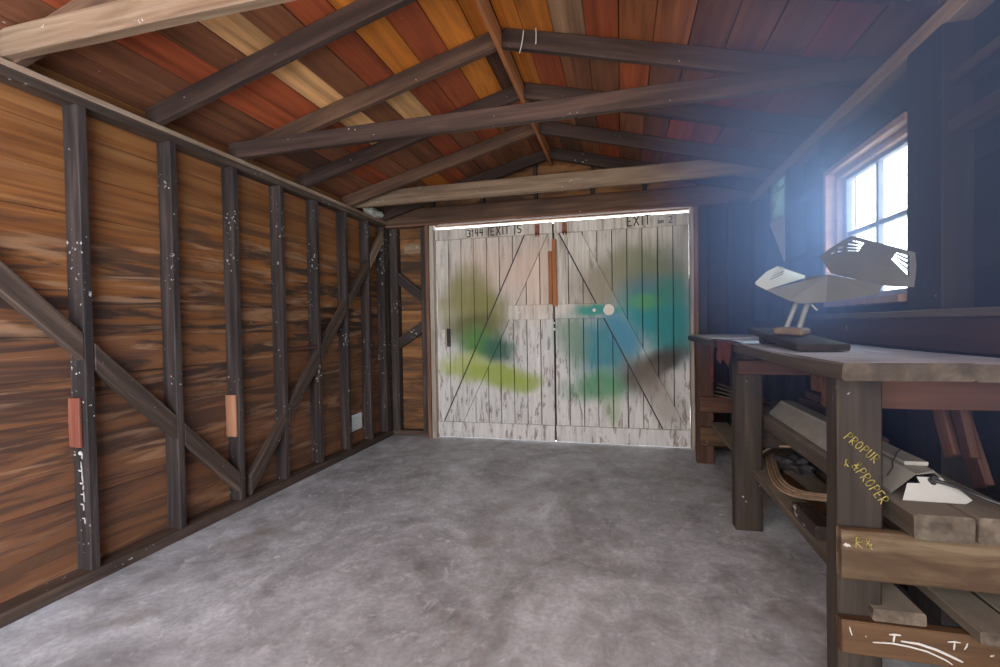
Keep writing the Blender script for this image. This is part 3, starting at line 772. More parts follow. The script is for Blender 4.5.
# door_1: olive side, door_2: teal side
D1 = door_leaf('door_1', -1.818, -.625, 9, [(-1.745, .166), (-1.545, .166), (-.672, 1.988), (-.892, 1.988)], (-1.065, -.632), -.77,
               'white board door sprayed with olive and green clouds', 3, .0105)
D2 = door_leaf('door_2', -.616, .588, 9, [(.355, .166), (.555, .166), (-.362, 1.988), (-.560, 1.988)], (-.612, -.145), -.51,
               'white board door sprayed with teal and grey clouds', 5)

def strokes(name, glyphs, origin, u, v, nrm, size, wid, mat, parent, step=.72):
    """hand lettering as thin raised strokes; u, v span the board's face, nrm points off it"""
    u, v, nrm = Vector(u), Vector(v), Vector(nrm)
    bm = bmesh.new()
    cx = 0
    for gch in glyphs:
        if gch == ' ': cx += .45; continue
        lines, wch = GL[gch]
        for ln in lines:
            for (a, b_) in zip(ln, ln[1:]):
                A = Vector((a[0]*.6 + cx, a[1])) * size; B = Vector((b_[0]*.6 + cx, b_[1])) * size
                dr_ = (B - A); L = dr_.length; dr_.normalize(); pn = Vector((-dr_.y, dr_.x)) * wid/2
                A = A - dr_*wid*.3; B = B + dr_*wid*.3
                q = [A + pn, B + pn, B - pn, A - pn]
                lo = [bm.verts.new(Vector(origin) + u*p.x + v*p.y) for p in q]
                hi = [bm.verts.new(Vector(origin) + u*p.x + v*p.y + nrm*.0012) for p in q]
                bm.faces.new(lo); bm.faces.new(hi[::-1])
                for i in range(4): bm.faces.new((lo[i], hi[i], hi[(i+1) % 4], lo[(i+1) % 4]))
        cx += step*wch
    bmesh.ops.recalc_face_normals(bm, faces=bm.faces)
    me = bpy.data.meshes.new(name); bm.to_mesh(me); bm.free()
    o = bpy.data.objects.new(name, me); COL.objects.link(o); me.materials.append(mat)
    if parent:
        o.parent = parent
        o.matrix_local = Matrix.Translation(-parent_world(parent))
    return o

def arc(cx, cy, rx, ry, a0, a1, n=10):
    return [(cx + rx*math.cos(math.radians(a0 + (a1-a0)*i/n)), cy + ry*math.sin(math.radians(a0 + (a1-a0)*i/n))) for i in range(n+1)]
GL = {
    'E': ([[(.8, 1), (.1, 1), (.1, 0), (.8, 0)], [(.1, .5), (.65, .5)]], 1),
    'X': ([[(.05, 1), (.9, 0)], [(.9, 1), (.05, 0)]], 1.05),
    'I': ([[(.25, 1), (.25, 0)]], .55),
    'T': ([[(0, 1), (1, 1)], [(.5, 1), (.5, 0)]], 1.05),
    'S': ([arc(.5, .74, .38, .26, 40, 270) + arc(.5, .25, .38, .25, 90, -140)], 1),
    '3': ([arc(.4, .75, .38, .25, 130, -80) + arc(.4, .25, .42, .25, 85, -140)], .95),
    '1': ([[(.1, .8), (.35, 1), (.35, 0)]], .7),
    '4': ([[(.2, 1), (.1, .45), (.9, .5)], [(.7, .95), (.65, 0)]], 1),
    '|': ([[(.2, 1.1), (.15, -.1)]], .55),
    '2': ([arc(.45, .75, .4, .25, 160, -30) + [(.1, 0), (.95, .02)]], 1),
    'o': ([arc(.4, .28, .34, .26, 0, 360, 12)], .85),
    'n': ([[(.1, 0), (.12, .5), (.2, .45), (.55, .52), (.65, 0)]], .85),
    'P': ([[(.1, 0), (.15, 1)], [(.15, 1)] + arc(.4, .75, .5, .25, 90, -90) + [(.12, .5)]], 1),
    'R': ([[(.1, 0), (.15, 1)], [(.15, 1)] + arc(.4, .75, .5, .25, 90, -90) + [(.12, .5), (.9, 0)]], 1.05),
    'O': ([arc(.45, .5, .42, .48, 0, 360, 14)], 1.05),
    'U': ([[(.1, 1), (.12, .3)] + arc(.45, .28, .33, .28, 180, 360, 8) + [(.8, 1)]], 1),
    '&': ([[(.95, 0), (.25, .75)] + arc(.42, .82, .2, .17, 200, -30, 8) + [(.15, .3)] + arc(.42, .22, .3, .2, 170, 340, 8) + [(.9, .45)]], 1.1),
    '~': ([[(0, .5), (.3, .8), (.4, .2), (.7, .7), (.9, .3)]], 1),
}
yf = YB + .006
strokes('painted_lettering', '3144', (-1.475, yf - .0002, 2.005), (1, 0, .03), (0, 0, 1), (0, -1, 0), .068, .011, M_INK, D1)
strokes('painted_lettering', '|EXIT |S', (-1.262, yf - .0002, 2.008), (1, 0, .02), (0, 0, 1), (0, -1, 0), .076, .011, M_INK, D1)
strokes('painted_lettering', 'EXIT', (.055, yf - .0002, 2.012), (1, 0, .02), (0, 0, 1), (0, -1, 0), .083, .011, M_INK, D2)
strokes('painted_lettering', 'on', (.325, yf - .0002, 2.018), (1, 0, .02), (0, 0, 1), (0, -1, 0), .045, .008, M_INK, D2)
strokes('painted_lettering', '2', (.415, yf - .0002, 2.018), (1, 0, .02), (0, 0, 1), (0, -1, 0), .055, .009, M_INK, D2)

def disc(name, c, r, mat, parent, t=.006, squash=1.0, n=20):
    bm = bmesh.new()
    lo = [bm.verts.new((c[0] + r*math.cos(2*math.pi*i/n), c[1], c[2] + r*squash*math.sin(2*math.pi*i/n))) for i in range(n)]
    hi = [bm.verts.new((c[0] + .8*r*math.cos(2*math.pi*i/n), c[1] - t, c[2] + .8*r*squash*math.sin(2*math.pi*i/n))) for i in range(n)]
    bm.faces.new(lo); bm.faces.new(hi[::-1])
    for i in range(n): bm.faces.new((lo[i], hi[i], hi[(i+1) % n], lo[(i+1) % n]))
    bmesh.ops.recalc_face_normals(bm, faces=bm.faces)
    me = bpy.data.meshes.new(name); bm.to_mesh(me); bm.free()
    o = new_obj(name, me, mat, parent)
    return o
disc('bolt', (-.965, yf, 1.252), .018, M_BRIGHT, D1)
disc('bolt', (-.245, yf, 1.254), .018, M_BRIGHT, D2)
disc('spray_spot', (-.115, yf, 1.255), .052, M_SPOT, D2, t=.0015)
# small pale switch-like plate and dark latch on the olive leaf
box_beam('latch_plate', -1.768, -1.728, YB + .018, YB + .031, .96, 1.09, M_CRUMPLE, D1, ch=.003)
box_beam('latch', -1.712, -1.675, YB + .012, YB + .031, .92, 1.10, M_STUD, D1, ch=.004)
# the two upright bars that bar the doors
bar = empty('door_bar', (-.64, YB, 1.32), 'orange-brown wooden bars standing upright where the two doors meet', 'door bar')
box_beam('long_bar', -.628, -.588, YB - .022, YB + .004, 1.30, 1.93, M_RIDGE, bar)
box_beam('short_bar', -.668, -.632, YB - .018, YB + .004, 1.32, 1.82, M_RIDGE, bar)
# padlock hasp on the meeting edge
disc('staple', (-.622, YB + .03, 1.08), .014, M_BRIGHT, D2, t=.012)
disc('staple', (-.622, YB + .03, 1.14), .010, M_BRIGHT, D2, t=.012)

# ------------------------------------------------------------------ roof framing
def zr(x): return 2.655 - SL*abs(x - XRIDGE)          # underside of the rafters
RY = [(1.36, M_RAFT), (1.95, M_BEAM), (2.53, M_RAFT), (3.135, M_BEAM), (3.74, M_RAFT), (4.345, M_BEAM)]
LABL = ['brown rafter over the pale tie beam, orange wall side', 'thick dark rafter rising from the orange wall, nearest whole one', 'brown rafter tied to the long dark tie beam, orange wall side',
        'dark rafter just beyond the long dark tie beam, orange wall side', 'light brown rafter before the dusty far tie beam, orange wall side', 'dark rafter against the gable, orange wall side']
LABR = ['dark rafter over the pale tie beam, window wall side', 'dark rafter crossing high above the window post', 'thick dark rafter joined to the long dark tie beam, window wall side',
        'dark rafter just beyond the long dark tie beam, window wall side', 'dim rafter before the dusty far tie beam, window wall side', 'dim rafter against the gable, window wall side']
for i, (y, mt) in enumerate(RY):
    h = .100
    for side, lab in ((-1, LABL[i]), (1, LABR[i])):
        if (side > 0 and i < 2 and i == 0): continue
        xe = XL - .06 if side < 0 else XR + .06
        xh = XRIDGE + side*.014
        p0 = Vector((xe, y + .02, zr(xe) + h*.5*1.03)); p1 = Vector((xh, y + .02, zr(xh) + h*.5*1.03))
        if side < 0 and i == 0: pass
        o = beam('rafter', p0, p1, .042, h, mt if side < 0 else M_BEAM)
        tag(o, lab, 'rafter', 'rafters rising to the ridge')
tag(box_beam('ridge_board', XRIDGE - .0125, XRIDGE + .0125, YO, 4.50, 2.628, 2.742, M_RIDGE), 'narrow orange ridge board along the peak of the roof', 'ridge board')
tag(beam('tie_beam', (XL - .06, 1.345, ZP2 + .055), (XR + .06, 1.345, ZP2 + .055), .045, .108, M_PALE), 'pale dusty tie beam in the upper corner, nearest the camera', 'tie beam', 'tie beams across the garage')
tag(beam('tie_beam', (XL - .06, 2.50, ZP2 + .045), (XR + .06, 2.50, ZP2 + .045), .042, .098, M_BEAM), 'long dark tie beam crossing the middle of the roof', 'tie beam', 'tie beams across the garage')
tag(beam('tie_beam', (XL - .06, 3.87, ZP2 + .072), (XR + .06, 3.87, ZP2 + .072), .042, .135, M_PALE), 'dusty light brown tie beam just before the double doors', 'tie beam', 'tie beams across the garage')
# two thin wires hanging from a rafter near the ridge
tag(tube('hanging_wire', [(-.49, 2.505, 2.70), (-.492, 2.502, 2.66), (-.505, 2.50, 2.60), (-.513, 2.50, 2.58)], .003, M_CRUMPLE), 'longer of two pale wires hanging beside the ridge board', 'wire', 'wires by the ridge')
tag(tube('hanging_wire', [(-.423, 2.505, 2.70), (-.42, 2.502, 2.65), (-.424, 2.50, 2.615)], .003, M_CRUMPLE), 'shorter of two pale wires hanging beside the ridge board', 'wire', 'wires by the ridge')

# ------------------------------------------------------------------ window wall
G_R = 'dark timbers of the window wall'
tag(box_beam('top_plate', XR, XR + DEPTH - .002, YO, 4.465, ZP1, ZP2 - .004, M_PLATE), 'dusty plank along the top of the window wall', 'top plate', 'top plates')
tag(box_beam('sole_plate', XR, XR + DEPTH - .002, YO, 4.465, 0, .055, M_STUD_R), 'dark plank on the floor along the window wall behind the bench', 'sole plate', 'sole plates')
tag(box_beam('window_post', XR - .004, XR + DEPTH - .002, 1.965, 2.174, .057, ZP1 - .001, M_STUD_R), 'broad dark post beside the window, near side', 'post', G_R)
tag(box_beam('wall_stud', XR, XR + DEPTH - .002, 1.55, 1.595, .057, ZP1 - .001, M_STUD_R), 'dark stud at the edge of view above the bench end', 'stud', G_R)
tag(box_beam('wall_stud', XR, XR + DEPTH - .002, 2.932, 3.02, .057, ZP1 - .001, M_STUD_R), 'dark stud at the far edge of the window', 'stud', G_R)
tag(box_beam('wall_stud', XR, XR + DEPTH - .002, 3.50, 3.598, .057, ZP1 - .001, M_STUD_R), 'dark stud just before the small dirty window', 'stud', G_R)
tag(box_beam('wall_stud', XR, XR + DEPTH - .002, 3.945, 3.99, .057, ZP1 - .001, M_STUD_R), 'dark stud just past the small dirty window', 'stud', G_R)
tag(box_beam('corner_post', XR, XR + DEPTH - .002, 4.37, 4.465, .057, ZP1 - .001, M_STUD_R), 'dark corner post behind the bench end', 'post', G_R)
tag(box_beam('window_header', XR + .002, XR + DEPTH - .002, 2.176, 2.930, 1.955, 2.06, M_STUD_R), 'dark header above the window', 'header', G_R)
tag(box_beam('blocking', XR + .01, XR + DEPTH - .004, 1.597, 1.963, 1.925, 1.965, M_BRACE), 'upper horizontal rail between the broad post and the view edge', 'rail', G_R)
tag(box_beam('blocking', XR + .01, XR + DEPTH - .004, 1.597, 1.963, 1.765, 1.81, M_BRACE), 'lower horizontal rail between the broad post and the view edge', 'rail', G_R)
tag(box_beam('blocking', XR + .02, XR + DEPTH - .004, 3.022, 3.498, 1.90, 1.945, M_STUD_R), 'dim block between two studs, higher of the pair beyond the window', 'rail', G_R)
tag(box_beam('blocking', XR + .02, XR + DEPTH - .004, 3.022, 3.498, 1.50, 1.545, M_STUD_R), 'dim block between two studs, lower of the pair beyond the window', 'rail', G_R)
tag(box_beam('window_ledge', XR - .055, XR - .006, .9, 3.02, 1.135, 1.162, M_SHELF), 'long dusty ledge under the window above the bench', 'ledge')
tag(box_beam('splash_board', XR - .032, XR - .006, .9, 4.36, 1.022, 1.134, M_RED), 'dark reddish board behind the bench top under the window ledge', 'board')

# window_1
W1 = new_obj('window_1', bpy.data.meshes.new('window_1'), M_FRAME)
structure(W1, 'bright four-pane wooden window')
def boxes(bm, items):
    for (x0, x1, y0, y1, z0, z1) in items:
        g = bmesh.ops.create_cube(bm, size=1.0)
        for v in g['verts']:
            v.co = Vector((x0 + (v.co.x+.5)*(x1-x0), y0 + (v.co.y+.5)*(y1-y0), z0 + (v.co.z+.5)*(z1-z0)))
def box_obj(name, items, mat, parent, bev=.003):
    bm = bmesh.new(); boxes(bm, items)
    bmesh.ops.bevel(bm, geom=bm.edges[:], offset=bev, segments=1, affect='EDGES')
    me = bpy.data.meshes.new(name); bm.to_mesh(me); bm.free()
    return new_obj(name, me, mat, parent)
bm = bmesh.new()
boxes(bm, [(XR - .012, XR + .125, 2.902, 2.931, 1.20, 1.93), (XR + .03, XR + .125, 2.176, 2.20, 1.20, 1.93),
           (XR - .012, XR + .125, 2.20, 2.902, 1.902, 1.93), (XR - .012, XR + .03, 2.1765, 2.20, 1.902, 1.93), (XR - .02, XR + .14, 2.20, 2.902, 1.20, 1.228)])
bm.to_mesh(W1.data); bm.free()
box_obj('window_stop', [(XR + .03, XR + .062, 2.872, 2.901, 1.229, 1.901), (XR + .03, XR + .062, 2.201, 2.872, 1.872, 1.901)], M_FRAME, W1)
sash = box_obj('sash', [(1.135, 1.165, 2.835, 2.880, 1.230, 1.895), (1.135, 1.165, 2.205, 2.250, 1.230, 1.895),
                        (1.135, 1.165, 2.25, 2.835, 1.852, 1.895), (1.135, 1.165, 2.25, 2.835, 1.230, 1.258)], M_SASH, W1)
box_obj('muntin', [(1.138, 1.162, 2.527, 2.549, 1.258, 1.852)], M_SASH, sash, .002)
box_obj('muntin', [(1.1385, 1.1615, 2.25, 2.527, 1.560, 1.582), (1.1385, 1.1615, 2.549, 2.835, 1.560, 1.582)], M_SASH, sash, .002)
for (ya, yb) in ((2.25, 2.527), (2.549, 2.835)):
    for (za, zb) in ((1.258, 1.56), (1.582, 1.852)):
        box_obj('pane', [(1.149, 1.152, ya, yb, za, zb)], M_GLASS, sash, 0.0005)
# window_2 : small dirty light near the corner
W2 = box_obj('window_2', [(XR + .002, XR + .13, 3.601, 3.612, 1.851, 2.139), (XR + .002, XR + .13, 3.908, 3.919, 1.851, 2.139), (XR + .002, XR + .13, 3.612, 3.908, 1.851, 1.862), (XR + .002, XR + .13, 3.612, 3.908, 2.127, 2.139)], M_SASH, None)
box_obj('muntin', [(XR + .006, XR + .016, 3.612, 3.908, 2.055, 2.063)], M_SASH, W2, .001)
structure(W2, 'small dirty greenish window by the corner')
box_obj('pane', [(XR + .018, XR + .021, 3.612, 3.908, 1.862, 2.127)], M_DIRTY, W2, 0.0005)
tag(prism('card_scrap', [(XR + .002, 3.925, 1.848), (XR + .002, 3.602, 1.848), (XR + .002, 3.602, 1.53)], (-.006, 0, 0), M_GREYCARD, bev=.001), 'grey triangular card hanging under the small dirty window', 'card')

# ------------------------------------------------------------------ workbench
ZT0, ZT1 = .972, 1.018
bench = empty('workbench', (.60, 1.5, 0), 'long rough timber workbench under the window with dusty top', 'workbench')
box_beam('tabletop_board', .555, .842, 1.412, 4.36, ZT0, ZT1, M_TOP, bench, ch=.006, jit=.002)
box_beam('tabletop_board', .846, 1.040, 1.425, 4.36, ZT0 - .002, ZT1 - .003, M_TOP, bench, ch=.006, jit=.002)
leg1 = box_beam('leg', .588, .698, 1.522, 1.605, 0, ZT0 - .003, M_BENCH, bench, ch=.006, jit=.002); leg1['label'] = 'near leg scrawled in yellow'
box_beam('leg', .588, .722, 2.775, 2.865, 0, ZT0 - .003, M_BENCH, bench, ch=.006, jit=.002)
box_beam('leg', .572, .700, 4.03, 4.12, 0, ZT0 - .003, M_RED, bench, ch=.006, jit=.002)
eb = box_beam('end_board', .583, 1.064, 1.490, 1.520, .415, .553, M_ENDBOARD, bench, ch=.004, jit=.002); eb['label'] = 'wide blond end board'
eb2 = box_beam('end_board', .583, 1.064, 1.486, 1.520, .205, .298, M_ORANGE, bench, ch=.004, jit=.002); eb2['label'] = 'orange end board splashed with white paint'
box_beam('apron', .60, 1.064, 1.63, 1.67, .868, ZT0 - .004, M_RED, bench)
box_beam('apron', .596, 1.064, 2.735, 2.773, .850, .925, M_RED, bench)
box_beam('cleat', .602, .715, 1.685, 1.76, .905, ZT0 - .004, M_RED, bench)
box_beam('cross_rail', .594, 1.064, 4.0, 4.028, .415, .538, M_RED, bench)
box_beam('cross_rail', .594, 1.064, 4.0, 4.028, .150, .298, M_ORANGE, bench)
box_beam('cross_rail', .60, 1.064, 2.868, 2.90, .43, .553, M_BENCH, bench)
box_beam('cross_rail', .60, 1.064, 2.868, 2.90, .21, .298, M_BENCH, bench)
# scrawled yellow words running down the near leg (they follow a slant)
def on_face(ax, az, ang): 
    a = math.radians(ang); return (ax, 1.5203, az), (math.cos(a), 0, math.sin(a)), (-math.sin(a), 0, math.cos(a))
o_, u_, v_ = on_face(.600, .800, -42); strokes('scrawl', 'PROPUR', o_, u_, v_, (0, -1, 0), .0235, .0022, M_YELLOW, bench)
o_, u_, v_ = on_face(.602, .722, -10); strokes('scrawl', 'R', o_, u_, v_, (0, -1, 0), .018, .0022, M_YELLOW, bench)
o_, u_, v_ = on_face(.618, .722, -55); strokes('scrawl', '&PROPER', o_, u_, v_, (0, -1, 0), .025, .0022, M_YELLOW, bench)
o_, u_, v_ = (.615, 1.4885, .505), (1, 0, 0), (0, 0, 1); strokes('scrawl', 'R&', o_, u_, v_, (0, -1, 0), .030, .002, M_YELLOW, bench)
# white splash marks on the lower end board, each stroke a part
def splash(pts, wd):
    bm = bmesh.new()
    pts = [Vector(p) for p in pts]; n = len(pts); up, dn = [], []
    for i, p in enumerate(pts):
        dd = (pts[min(i+1, n-1)] - pts[max(i-1, 0)]).normalized(); pn = Vector((-dd.y, dd.x))*wd/2*(.55 if i in (0, n-1) else 1.0)
        up.append(p + pn); dn.append(p - pn)
    q = up + dn[::-1]
    lo = [bm.verts.new((p.x, 1.4852, p.y)) for p in q]; hi = [bm.verts.new((p.x, 1.4836, p.y)) for p in q]
    bm.faces.new(lo); bm.faces.new(hi[::-1]); m_ = len(q)
    for i in range(m_): bm.faces.new((lo[i], hi[i], hi[(i+1) % m_], lo[(i+1) % m_]))
    bmesh.ops.recalc_face_normals(bm, faces=bm.faces)
    me = bpy.data.meshes.new('paint_splash'); bm.to_mesh(me); bm.free()
    o = new_obj('paint_splash', me, M_WHITE, bench); o['label'] = 'white paint splash'
splash([(.655, .250), (.70, .254), (.74, .251), (.78, .244), (.82, .228), (.835, .218)], .004)
splash([(.72, .263), (.76, .262), (.80, .252), (.84, .236), (.858, .228)], .006)
splash([(.693, .277), (.706, .279), (.72, .279)], .005); splash([(.706, .277), (.704, .268), (.703, .258)], .005)
splash([(.825, .277), (.84, .280), (.853, .279)], .004); splash([(.84, .277), (.839, .268), (.838, .258)], .004); splash([(.868, .28), (.865, .27), (.861, .262)], .003)
splash([(.60, .285), (.602, .274), (.606, .262)], .003); splash([(.905, .283), (.915, .286), (.93, .285)], .003)

# loose planks lying on the rails
GU, GLo = 'thick planks on the upper shelf', 'planks on the lower shelf'
tag(box_beam('shelf_plank', .735, .866, 1.452, 3.25, .555, .622, M_SHELF, ch=.005, jit=.002), 'thick grey plank on the upper rails under the dented light fixture', 'plank', GU)
tag(box_beam('shelf_plank', .872, 1.010, 1.450, 3.30, .555, .622, M_SHELF, ch=.005, jit=.002), 'thick grey plank on the upper rails, wall side of its neighbour', 'plank', GU)
tag(beam('shelf_plank', (.725, 1.500, .318), (.735, 4.02, .318), .125, .034, M_SHELF, ch=.004, jit=.002), 'long grey plank along the front of the lower shelf', 'plank', GLo)
tag(beam('shelf_plank', (.925, 1.446, .318), (.875, 4.02, .318), .105, .034, M_SHELF, ch=.004, jit=.002), 'grey plank in the middle of the lower shelf, end jutting out over the orange board', 'plank', GLo)
tag(beam('shelf_plank', (1.026, 1.53, .318), (1.00, 4.02, .318), .075, .034, M_SHELF, ch=.004, jit=.002), 'narrow grey plank at the wall side of the lower shelf', 'plank', GLo)

# old fluorescent fixture lying on the upper planks
fx = empty('light_fixture', (.83, 1.60, .623), 'old grey strip-light housing with white end plate lying on the upper planks', 'light fixture')
bm = bmesh.new()
prof = [(-.085, 0), (-.088, .012), (-.034, .070), (.034, .070), (.088, .012), (.085, 0), (.080, .012), (.031, .064), (-.031, .064), (-.080, .012)]
rnd = random.Random(9)
rings = []
for i in range(13):
    t = i/12; y = 1.605 + t*1.235; xc = .836 + .024*t
    rings.append([bm.verts.new((xc + px, y + (rnd.uniform(-.03, .03) if i == 0 else 0), .6235 + pz + rnd.uniform(-.0012, .0012)*(1 if pz > .005 else 0))) for (px, pz) in prof])
for a, b_ in zip(rings, rings[1:]):
    for k in range(10): bm.faces.new((a[k], a[(k+1) % 10], b_[(k+1) % 10], b_[k]))
bm.faces.new(rings[0][::-1]); bm.faces.new(rings[-1])
bmesh.ops.recalc_face_normals(bm, faces=bm.faces)
me = bpy.data.meshes.new('housing'); bm.to_mesh(me); bm.free()
new_obj('housing', me, M_ENAMELGREY, fx)
# raised tube strip along the top of the housing
box_beam('tube_strip', .815, .875, 1.66, 2.80, .6945, .706, M_ENAMELGREY, fx, ch=.002)
# white end plate, leaning outward, with a tab and a knock-out
plate = [(-.080, 0), (.066, 0), (.086, .012), (.066, .052), (.046, .054), (.046, .080), (-.016, .080), (-.016, .058), (-.048, .056)]
hole = [(.016 + .008*math.cos(2*math.pi*i/14), .062 + .008*math.sin(2*math.pi*i/14)) for i in range(14)]
me = plate_with_holes(plate, [hole], .003); me.name = 'end_plate'
ep_M = Matrix.Translation((.835, 1.548, .626)) @ Matrix.Rotation(math.radians(38), 4, 'X') 
ep = new_obj('end_plate', me, M_BRIGHT, fx, ep_M); ep['label'] = 'white end plate'
g0 = ep_M @ Vector((.016, .062, .002))
tube('grommet', [g0 - Vector((0, -.012, .0)), g0 + Vector((0, -.012, .012))], .0095, M_BLACK, fx)
tube('power_cord', [g0 + Vector((0, -.008, .008)), g0 + Vector((.03, -.03, .006)), (.905, 1.515, .662), (.955, 1.49, .645), (1.01, 1.455, .640), (1.05, 1.42, .642)], .0055, M_BLACK, fx)
tube('loose_wire', [(.77, 1.66, .66), (.79, 1.665, .685), (.80, 1.70, .69), (.815, 1.705, .712), (.83, 1.74, .708), (.845, 1.745, .722), (.862, 1.78, .712)], .0016, M_BLACK, fx)

# reddish boards stacked behind the fixture
GB = 'reddish boards behind the light fixture'
for k, (x0, z0, lab) in enumerate([(.950, .6225, 'lowest reddish board stacked behind the strip-light housing'), (.962, .6635, 'middle reddish board stacked behind the strip-light housing'), (.975, .7045, 'topmost reddish board stacked behind the strip-light housing')]):
    tag(beam('stacked_board', (x0 + .035, 2.18 + .10*k, z0 + .019), (x0 + .035, 3.05 - .05*k, z0 + .019), .062, .038, M_RED), lab, 'board', GB)
beam('hanger', (1.0, 1.775, .70), (1.0, 1.90, .968), .022, .055, M_RED, bench, up=(0, 1, 0))
beam('hanger', (1.0, 1.695, .715), (1.0, 1.79, .968), .022, .045, M_RED, bench, up=(0, 1, 0))
tag(beam('offcut', (1.035, 1.70, .632), (1.035, 1.86, .94), .022, .060, M_RED, up=(0, 1, 0)), 'dark reddish offcut leaning behind two hanging cleats under the bench', 'board')

# things on the lower shelf
tag(box_beam('timber_offcut', .672, .742, 1.93, 2.17, .336, .385, M_STUD, ch=.004), 'short dark timber offcut on the front lower plank', 'timber')
tag(beam('loose_board', (.90, 2.02, .346), (.86, 2.72, .346), .11, .020, M_SHELF), 'short grey board lying on the lower shelf', 'board', 'loose boards on the lower shelf')
tag(beam('loose_board', (.795, 1.98, .348), (.785, 2.62, .348), .04, .024, M_ORANGE), 'narrow orange-brown stick lying on the lower shelf', 'board', 'loose boards on the lower shelf')
GC = 'bent canes on the lower shelf'
for k in range(4):
    dx, dz = .012*k, .007*k
    tag(tube('bent_cane', [(.80 + dx, 3.0, .345 + dz), (.745 + dx, 2.76, .345 + dz), (.700 + dx, 2.52, .345 + dz), (.710 + dx, 2.36, .350 + dz), (.765 + dx, 2.25, .372 + dz), (.84 + dx, 2.20, .39 + dz)], .0065, M_CANE),
        ['outermost tan cane of the bent bundle on the lower shelf', 'second tan cane from the edge of the bent bundle', 'third tan cane from the edge of the bent bundle', 'innermost tan cane of the bent bundle on the lower shelf'][k], 'cane', GC)
tag(tube('bent_cane', [(.76, 3.0, .345), (.78, 2.93, .42), (.85, 2.85, .455), (.97, 2.78, .455)], .006, M_CANE), 'thin tan cane arching above the dark rag on the lower shelf', 'cane', GC)
bm = bmesh.new()
bmesh.ops.create_icosphere(bm, subdivisions=4, radius=1.0)
for v in bm.verts:
    d = v.co.normalized()
    f = 1 + .22*math.sin(d.x*7 + 2*d.y) + .16*math.sin(d.y*11 + d.z*5) + .1*math.sin(d.x*17 + d.y*13)
    v.co = Vector((d.x*.075*f, d.y*.13*f, max(d.z*.045*f, -.018)))
me = bpy.data.meshes.new('rag'); bm.to_mesh(me); bm.free()
for f in me.polygons: f.use_smooth = True
tag(new_obj('crumpled_rag', me, M_CLOTHD, None, Matrix.Translation((.885, 2.80, .356))), 'crumpled dark rag on the lower shelf inside the bent canes', 'rag')

GK = 'thin sticks behind the middle leg'
for k, lab in enumerate(['lowest thin grey stick of a fan behind the middle bench leg', 'second thin grey stick from the bottom of the fan', 'third thin grey stick from the bottom of the fan', 'highest thin grey stick of a fan behind the middle bench leg']):
    tag(beam('thin_stick', (.70 + .014*k, 4.045 + .01*k, .549 + .028*k), (.775 + .022*k, 3.16 + .02*k, .632 + .006*k), .010, .012, M_SHELF, ch=.002, jit=.0006), lab, 'stick', GK)

# rag hanging over the front edge of the bench top
def hanging(name, y0, y1, z_lo, seed, x=.548):
    rnd = random.Random(seed); bm = bmesh.new()
    nu, nv = 14, 12
    vs = []
    for i in range(nu+1):
        row = []
        y = y0 + (y1-y0)*i/nu
        bot = z_lo + .016*math.sin(i*.8 + seed) + rnd.uniform(-.004, .004)
        for j in range(nv+1):
            t = j/nv
            if t < .25: px, pz = x + .055*(1 - t/.25), ZT1 + .004
            else:
                s = (t-.25)/.75; px, pz = x - .006 - .010*(1 + math.sin(i*.9 + s*1.2))*.5*s, ZT1 + .002 - s*(ZT1 - bot)
            row.append(bm.verts.new((px, y + .006*math.sin(j*1.3+i), pz)))
        vs.append(row)
    for i in range(nu):
        for j in range(nv): bm.faces.new((vs[i][j], vs[i+1][j], vs[i+1][j+1], vs[i][j+1]))
    bmesh.ops.solidify(bm, geom=bm.faces[:], thickness=.003)
    me = bpy.data.meshes.new(name); bm.to_mesh(me); bm.free()
    for f in me.polygons: f.use_smooth = True
    return new_obj(name, me, M_CLOTH)
tag(hanging('hanging_rag', 2.62, 2.98, .905, 2), 'bunched red rag hanging over the bench edge between the legs', 'rag', 'red rags on the bench edge')
tag(hanging('hanging_rag', 3.10, 3.20, .76, 5), 'narrow red rag strip hanging low from the bench edge', 'rag', 'red rags on the bench edge')

# paper sheet on the bench
tag(prism('paper_sheet', [(.575, 3.35, ZT1 + .002), (.90, 3.25, ZT1 + .002), (.93, 4.20, ZT1 + .002), (.60, 4.25, ZT1 + .002)], (0, 0, .003), M_PAPER, bev=.0008), 'white sheet lying flat on the far end of the bench', 'sheet')

# plank raised on a block, carrying the sheet-metal stand
tag(box_beam('packing_block', .66, .76, 2.53, 2.59, ZT1 + .0015, 1.066, M_STUD), 'dark packing block under the tilted plank on the bench', 'block')
tag(beam('tilted_plank', (.70, 1.93, 1.0325), (.70, 2.62, 1.0845), .17, .024, M_BENCH, ch=.004), 'dark plank tilted on the bench beneath the metal stand', 'plank')
CAMP = Vector((0, 0, 1.134))
def near(v, k=.93): return CAMP + (Vector(v) - CAMP)*k      # the stand's final place on the bench, nearer the room than first measured
st = empty('metal_stand', (.70, 2.25, 1.07), 'bent sheet-metal stand with slotted wings on two posts, before the window', 'metal stand')
prism('base', [(.632, 2.27, 1.0725), (.712, 2.175, 1.0665), (.765, 2.225, 1.0695), (.690, 2.325, 1.0765)], (0, 0, .030), M_BENCHTAN, st, bev=.008)
tube('post', [near((.739, 2.458, 1.095)), near((.790, 2.478, 1.216))], .010, M_METAL, st)
tube('post', [near((.776, 2.405, 1.095)), near((.826, 2.435, 1.228))], .011, M_METAL, st)
tube('wing_screw', [near((.832, 2.42, 1.20)), near((.846, 2.40, 1.175))], .004, M_BRIGHT, st)

